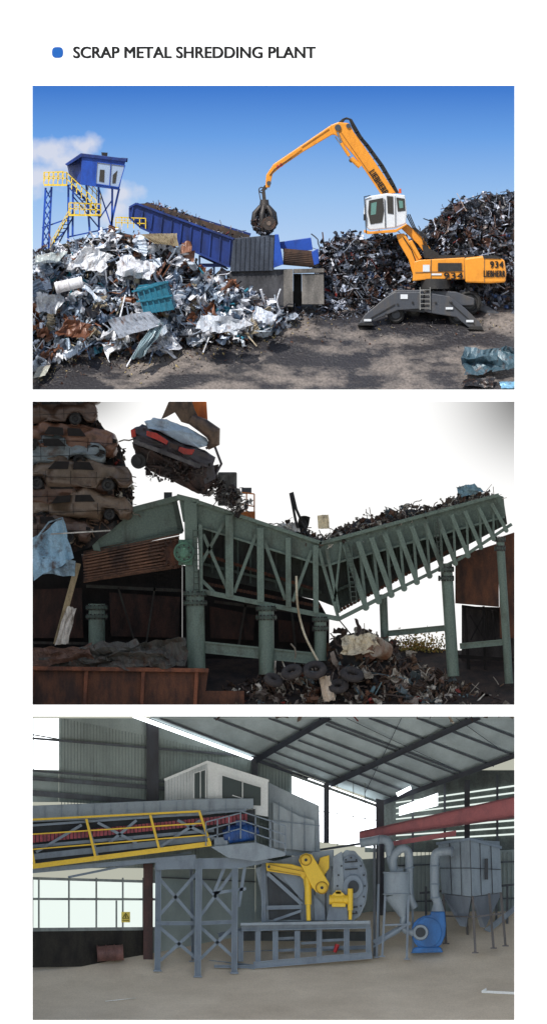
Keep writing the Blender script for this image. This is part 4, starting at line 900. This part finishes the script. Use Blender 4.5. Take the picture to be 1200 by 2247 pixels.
b=B();b.cyl((500,1832,622),(556,1824,622),20,20,20);b.cyl((490,1834,622),(500,1832,622),13,15,16);b.cyl((556,1824,622),(568,1822,622),10,8,14)
for i in range(9): b.torus((506+i*5.6,1831-i*.8,622),20,1.2,axis=(56,-8,0),n=20,m=5)
b.box(518,1800,540,1812,612,626);b.obj('electric_motor',bm3,PL)
TW=thing('support_tower','grey steel lattice tower carrying the conveyor end','support tower',(435,2143,650))
for x0,y0,x1,y1,d,w in((348,1898,346,2130,655,13),(437,1888,434,2143,640,14),(516,1884,514,2135,650,13),(420,1890,424,2110,690,8)):
    b=B();b.ibeam((x0,y0,d),(x1,y1,d),w,14);b.box(x1-9,y1-2,x1+9,y1+2,d-9,d+9);b.obj('leg',gm4,TW)
b=B()
for a,c,w,d in(((340,1904),(522,1896),11,646),((342,2026),(436,2026),9,650),((436,2026),(520,2022),9,646),((470,2120),(560,2122),7,660)): b.ibeam((a[0],a[1],d),(c[0],c[1],d),w,10)
for a,c in(((352,1930),(432,2022)),((432,1916),(352,2006)),((352,2036),(432,2104)),((432,2036),(352,2108)),((440,1930),(512,2010)),((512,1912),(440,2010)),((440,2034),(512,2100)),((512,2034),(440,2104)),((500,1884),(470,1960)),((540,1884),(524,1990)),((470,1960),(540,1950))): b.beam((a[0],a[1],656),(c[0],c[1],656),7,5)
b.prism([(340,1890),(430,1884),(560,1880),(602,1890),(520,1906),(345,1908)],640,648)
b.objs('brace',gm4,TW)
BF=thing('machine_base_frame','long grey I beam base frame under the shredder','steel frame',(640,2125,660))
b=B();b.ibeam((530,2036,662),(812,2030,662),14,12);b.ibeam((556,2118,660),(816,2096,664),15,12);b.ibeam((460,2112,690),(560,2122,662),11,10);b.ibeam((530,2092,712),(810,2078,712),9,8);b.ibeam((480,2052,690),(532,2040,666),10,8)
for x,y0,y1 in((566,2042,2112),(604,2042,2110),(652,2042,2106),(700,2040,2102),(760,2038,2096),(808,2036,2094),(528,2042,2110)): b.ibeam((x,y0,666),(x,y1,666),12,10)
for a,c in(((610,2060),(645,2058)),((660,2070),(696,2068)),((706,2064),(754,2062)),((610,2086),(645,2084)),((706,2080),(754,2078))): b.beam((a[0],a[1],690),(c[0],c[1],690),6)
b.objs('base_beam',gm4,BF)
b=B();b.prism([(528,2025),(812,2020),(812,2027),(528,2031)],640,736);b.obj('deck_plate',gm3,BF,bev=.6)
b=B();b.box(532,2044,806,2090,740,744);b.obj('shade_panel',mat('mid_grey_panel',(70,78,84),(52,58,64),bump=.05,k=.8),BF)  # grey sheet standing in for shade under the shredder frame
b=B();b.cyl((734,2090,676),(740,2072,676),4,5,12);b.obj('red_valve',mat('red_valve',(150,30,36)),BF)
SH=thing('metal_shredder','grey and yellow hammer shredder with hydraulic arm','shredder',(690,2024,670))
b=B();b.prism([(560,1905),(600,1890),(668,1872),(730,1866),(730,2020),(578,2024),(572,1960)],676,730);b.prism([(668,1872),(732,1864),(732,1900),(668,1916)],668,675);b.objs('housing',gm3,SH,bev=1.5)
b=B();b.prism([(586,1926),(594,1914),(652,1958),(660,2018),(590,2018)],673,675.5);b.obj('side_opening',gdk,SH)
b=B();b.ibeam((578,1890,668),(578,2024,668),9,8);b.ibeam((584,1992,668),(664,1990,668),9,8);b.beam((586,1916,668),(662,1984,668),8,6);b.beam((600,2020,668),(662,1998,668),6);b.prism([(606,1910),(668,1926),(668,1982)],669,671);b.ibeam((668,1960,664),(668,2022,664),7,8);b.objs('support_rib',gm4,SH)
b=B();pts=[];
for i in range(56):
    a=2*math.pi*i/56;r=1+ (.022 if i%4<2 else 0);pts.append((766+40*r*math.cos(a),1944+78*r*math.sin(a)))
b.prism(pts,660,716);b.prism([(730,1880),(750,1868),(760,2020),(730,2022)],652,659);b.objs('rotor_casing',gm3,SH,bev=1.2)
def ell(cx,cy,rx,ry,n=40): return [(cx+rx*math.cos(2*math.pi*i/n),cy+ry*math.sin(2*math.pi*i/n)) for i in range(n)]
b=B();b.prism(ell(770,1944,34,68),655,659.5);b.prism(ell(774,1946,22,26),648,654.5);b.objs('casing_cover',gm4,SH,bev=1)
b=B();b.prism(ell(775,1946,12,14),645,648)
for i in range(16): a=i*math.pi/8;b.cyl((770+30*math.cos(a),1944+62*math.sin(a),651),(770+30*math.cos(a),1944+62*math.sin(a),655),2.2,None,8)
for y in(1892,1908,1992,2006): b.beam((756,y,652),(784,y-2,652),3)
for a_,c_ in(((690,1918),(690,2018)),((714,1912),(714,2018))): b.beam((a_[0],a_[1],674),(c_[0],c_[1],674),2,2)
b.obj('casing_detail',gdk,SH)
b=B();b.prism([(583,1893),(640,1896),(672,1906),(692,1914),(690,1934),(666,1930),(658,1922),(585,1911)],648,656)
b.prism([(655,1888),(659,1877),(670,1872),(684,1875),(722,1938),(720,1952),(708,1962),(694,1958),(684,1946)],636,646);b.prism([(702,1882),(722,1876),(722,1905),(706,1928),(692,1915)],657,662);b.prism([(660,1900),(702,1902),(694,1950),(668,1950)],658,661);b.objs('lever_arm',yl3,SH,bev=1.8)
ysh=mat('machine_yellow_shade',(150,118,28),(130,104,30),rough=.5,bump=.04,k=.8)  # darker copy of the machine yellow, shade put into the colour
b=B();b.beam((590,1897,646),(670,1913,646),2,2);b.beam((590,1908,646),(660,1920,646),2,2)
for x,y,r in((671,1887,12),(706,1948,13)): b.torus((x,y,635),r,1.2,axis=(0,0,1),n=24)
b.objs('arm_rib',ysh,SH)
b=B()
for x,y,r in((671,1887,8),(706,1948,9)): b.cyl((x,y,631),(x,y,636),r,r,20)
b.objs('pivot_boss',yl3,SH)
b=B()
for x,y,r in((671,1887,3.4),(706,1948,3.4),(590,1902,3)): b.cyl((x,y,628),(x,y,631) if x>600 else (x,y,648),r,r,12)
b.objs('pivot_pin',gdk,SH)
b=B();b.cyl((675,1925,648),(676,1985,648),7.5,7.5,16);b.cyl((768,1950,640),(768,1998,640),6,6,14);b.objs('hydraulic_cylinder',yl3,SH)
b=B();b.cyl((676,1985.5,648),(677,2020,648),5,5,14);b.cyl((768,1998.5,640),(768,2018,640),4,4,14);b.objs('cylinder_end',yl3,SH)
b=B();b.cyl((742,1972,640),(742,1972,651),16,16,22);b.cyl((722,1974,648),(764,1974,648),11,11,18);b.box(728,1982,758,1990,636,651);b.box(736,1954,748,1962,640,651)
for k in(-10,10): b.torus((742+k,1973,648),11,1.4,axis=(1,0,0),n=20)
b.obj('bearing_housing',yl3,SH,bev=1)
b=B();b.prism([(722,1990.5),(762,1990.5),(764,2020),(716,2020)],645,651)
for i in range(5): b.beam((724+i*9,1992,642),(722+i*9,2020,642),2)
b.obj('bearing_pedestal',gm4,SH)
b=B();b.prism([(688,1962),(712,1990),(714,2020),(690,2020)],664,668);b.objs('gusset',gm4,SH)
CY=thing('cyclone_separator','grey steel cyclone dust separator with curved duct','cyclone',(870,2105,680))
b=B();b.cyl((871,1914,680),(871,1962,680),30,30,32);b.cyl((871,1962,680),(886,2016,680),30,6,32);b.torus((871,1915,680),30,2,axis=(0,1,0),n=28);b.torus((871,1962,680),30.5,1.6,axis=(0,1,0),n=28);b.obj('cyclone_body',gm3,CY)
b=B();b.tube(bez([(790,1850,700),(815,1846,696),(840,1842,690),(852,1850,686),(856,1872,684),(860,1896,682),(868,1910,680),(884,1912,680)]),10,16);b.tube(bez([(864,1916,676),(862,1885,674),(872,1868,672),(884,1862,672),(894,1868,674),(897,1890,676),(897,1960,678),(908,1990,690)]),9,16);b.tube(bez([(886,2010,680),(884,2035,680),(900,2046,676),(915,2044,676)]),8,14)
b.objs('duct',gm3,CY)
b=B()
for p in((830,1844,693),(857,1880,684),(897,1905,677)): b.torus(p,11,1.6,axis=(.2,1,0) if p[0]>840 else (1,.1,0))
b.objs('duct_flange',gm4,CY)
for x0,x1,y1,d in((846,838,2098,670),(896,892,2104,670),(904,906,2090,700),(830,826,2100,690)):
    b=B();b.beam((x0,1940,d),(x1,y1,d),5);b.box(x1-6,y1-1,x1+6,y1+2,d-6,d+6);b.obj('leg',gm4,CY)
b=B();b.beam((840,2030,670),(900,2028,670),4);b.beam((842,2060,672),(900,2024,672),6);b.objs('leg_brace',gm4,CY)
b=B();b.prism([(816,2064),(884,2026),(892,2032),(826,2076)],686,700);b.beam((818,2078,684),(890,2036,684),4);b.obj('discharge_chute',gm4,CY)
b=B();b.box(818,1850,824,2098,690,696);b.box(828,1850,833,2060,692,698);b.objs('post',stl,CY)
FN=thing('blower_fan','blue centrifugal blower fan with upright grey duct','fan',(942,2090,690))
fb=mat('fan_blue',(30,86,142),(26,70,116),rough=.4,bump=.04,k=.9)
b=B()
b.prism([(903,2036),(908,2024),(916,2016),(928,2010),(944,2007),(944,2000),(975,2000),(978,2030),(976,2054),(968,2072),(955,2083),(940,2087),(922,2083),(909,2070),(903,2054)],674,700);b.prism([(904,2082),(912,2078),(966,2078),(972,2090),(902,2092)],668,706);b.objs('volute',fb,FN,bev=2.5)
b=B();b.prism(ell(938,2046,30,33),671,674);b.obj('volute_rim',fb,FN,bev=1)
b=B();b.cyl((922,2046,660),(922,2046,671),16,18,24);b.obj('inlet_ring',gm3,FN)
b=B();b.cyl((922,2046,658),(922,2046,660),11,11,24);b.obj('inlet_opening',gdk,FN)
b=B();b.tube(bez([(994,1868,680),(975,1868,682),(958,1872,684),(953,1890,686),(953,1960,686),(958,1975,686),(960,1984,686)]),10,18);b.cyl((960,1982,686),(960,2000,686),10,15,16);b.objs('duct',gm3,FN)
b=B()
for y in(1900,1940,1970): b.torus((953.5,y,686),10.5,1.5,axis=(0,1,0))
b.torus((990,1868,680),11.5,1.6,axis=(1,0,0));b.objs('duct_flange',gm4,FN)
DC=thing('dust_collector','grey box dust collector with twin hoppers on legs','dust collector',(1020,2090,700))
b=B();b.hexa([(960,1850,740),(1030,1842,676),(1034,1968,676),(968,1960,740)],[(1020,1850,790),(1096,1846,760),(1100,1958,760),(1024,1958,790)]);b.hexa([(1030.5,1842,676),(1096,1860,730),(1100,1958,730),(1034.5,1968,676)],[(1030.5,1846,760),(1096,1862,760),(1100,1956,760),(1034.5,1960,760)]);b.objs('filter_box',gm3,DC,bev=1)
b=B();b.hexa([(956,1848,740),(1030,1838,670),(1030,1844,670),(956,1854,740)],[(1000,1846,790),(1060,1840,760),(1060,1846,760),(1000,1852,790)]);b.hexa([(1030.5,1838,670),(1100,1857,728),(1100,1863,728),(1030.5,1844,670)],[(1030.5,1840,760),(1100,1857,762),(1100,1863,762),(1030.5,1846,760)]);b.objs('box_lid',gm4,DC)
b=B()
b.hexa([(968,1961,738),(1033,1969,678),(1022,2034,704),(1008,2032,706)],[(1000,1961,780),(1036,1965,760),(1024,2032,716),(1012,2030,716)])
b.hexa([(1035,1969,678),(1100,1959,730),(1064,2036,704),(1052,2034,704)],[(1038,1965,760),(1100,1959,762),(1064,2034,716),(1054,2032,716)])
b.objs('hopper',mat('hopper_grey',(86,94,102),(76,82,90),bump=.04),DC)
b=B()
b.beam((1030,1842,673),(1034,1968,673),1.6)
for a,c,da,dc in(((1052,1848),(1055,1964),692,692),((1076,1855),(1080,1961),712,712),((1032,1905),(1098,1908),674,728),((985,1847),(990,1962),714,714),((1008,1845),(1012,1965),692,692),((964,1905),(1032,1905),738,674)): b.beam((a[0],a[1],da),(c[0],c[1],dc),1.4)
b.box(1062,1884,1070,1930,694,699);b.obj('box_seam',gdk,DC)
lgm=mat('brown_grey_leg',(76,74,76),(62,60,60))
for x0,y0,x1,y1,d in((1036,1966,1042,2090,672),(1098,1958,1108,2075,690),(972,1962,978,2070,736),(1072,1960,1082,2080,696),(1020,1966,1026,2064,760)):
    b=B();b.beam((x0,y0,d),(x1,y1,d),5.5);b.box(x1-7,y1-1,x1+7,y1+2,d-6,d+6);b.obj('leg',lgm,DC)
b=B();b.beam((1040,2012,674),(1104,2004,690),3.5);b.beam((976,2010,736),(1040,2012,674),3);b.objs('leg_brace',lgm,DC)
b=B();b.prism([(1060,2040),(1140,1978),(1146,1986),(1074,2046)],765,775);b.obj('screw_conveyor',gm4,DC)
b=B()
for x in(934,1012,1088,1112): b.beam((x,1945,792),(x,2065,792),5)
b.beam((920,1960,796),(1140,1940,796),5);b.objs('rear_post',stl,DC)
BR=thing('steel_barrel','rusty red brown barrel lying on the floor by the wall','barrel',(243,2110,672))
b=B();b.cyl((214,2093,668),(271,2090,668),17,17,22)
for x in(215,234,252,270): b.torus((x,2092.5-(x-214)*.05,668),17,1.5,axis=(1,-.05,0),n=22,m=6)
b.obj('barrel_body',mat('barrel_brown',(96,66,62),(64,44,42)),BR)
b=B();b.beam((1056,2176,590),(1140,2180,586),6,4);b.beam((1056,2176,590),(1066,2170,596),4,3);b.obj('white_strip',cw,label='white metal strip lying on the floor',cat='metal strip')
b=B();b.beam((232,2197,565),(298,2190,572),2,2);b.obj('thin_rod',mat('rod_pale',(190,186,176)),label='thin pale rod lying on the floor',cat='rod')

# ================================================================= light, world, camera
el=math.radians(50);az=math.radians(30)
sd=Vector((-math.sin(az)*math.cos(el),-math.cos(az)*math.cos(el),math.sin(el)))
sl=bpy.data.lights.new('sun','SUN');sl.energy=4.8;sl.angle=math.radians(.6);sl.color=(1,.965,.9)
so=bpy.data.objects.new('sun',sl);COL.objects.link(so);so.rotation_euler=sd.to_track_quat('Z','Y').to_euler();so.location=(-8,-14,16)
w=bpy.data.worlds.new('World');scene.world=w;w.use_nodes=True
nt=w.node_tree;bg=nt.nodes['Background'];sk=nt.nodes.new('ShaderNodeTexSky');sk.sky_type='NISHITA';sk.sun_disc=False;sk.sun_elevation=el;sk.sun_rotation=math.atan2(sd.x,sd.y)
nt.links.new(sk.outputs[0],bg.inputs['Color']);bg.inputs['Strength'].default_value=.15
cd=bpy.data.cameras.new('camera');cd.type='ORTHO';cd.ortho_scale=22.47;cd.clip_end=500
co=bpy.data.objects.new('camera',cd);COL.objects.link(co);co.location=(0,-30,0);co.rotation_euler=(math.radians(90),0,0);scene.camera=co
scene.view_settings.view_transform='Standard';scene.view_settings.look='None';scene.view_settings.exposure=0
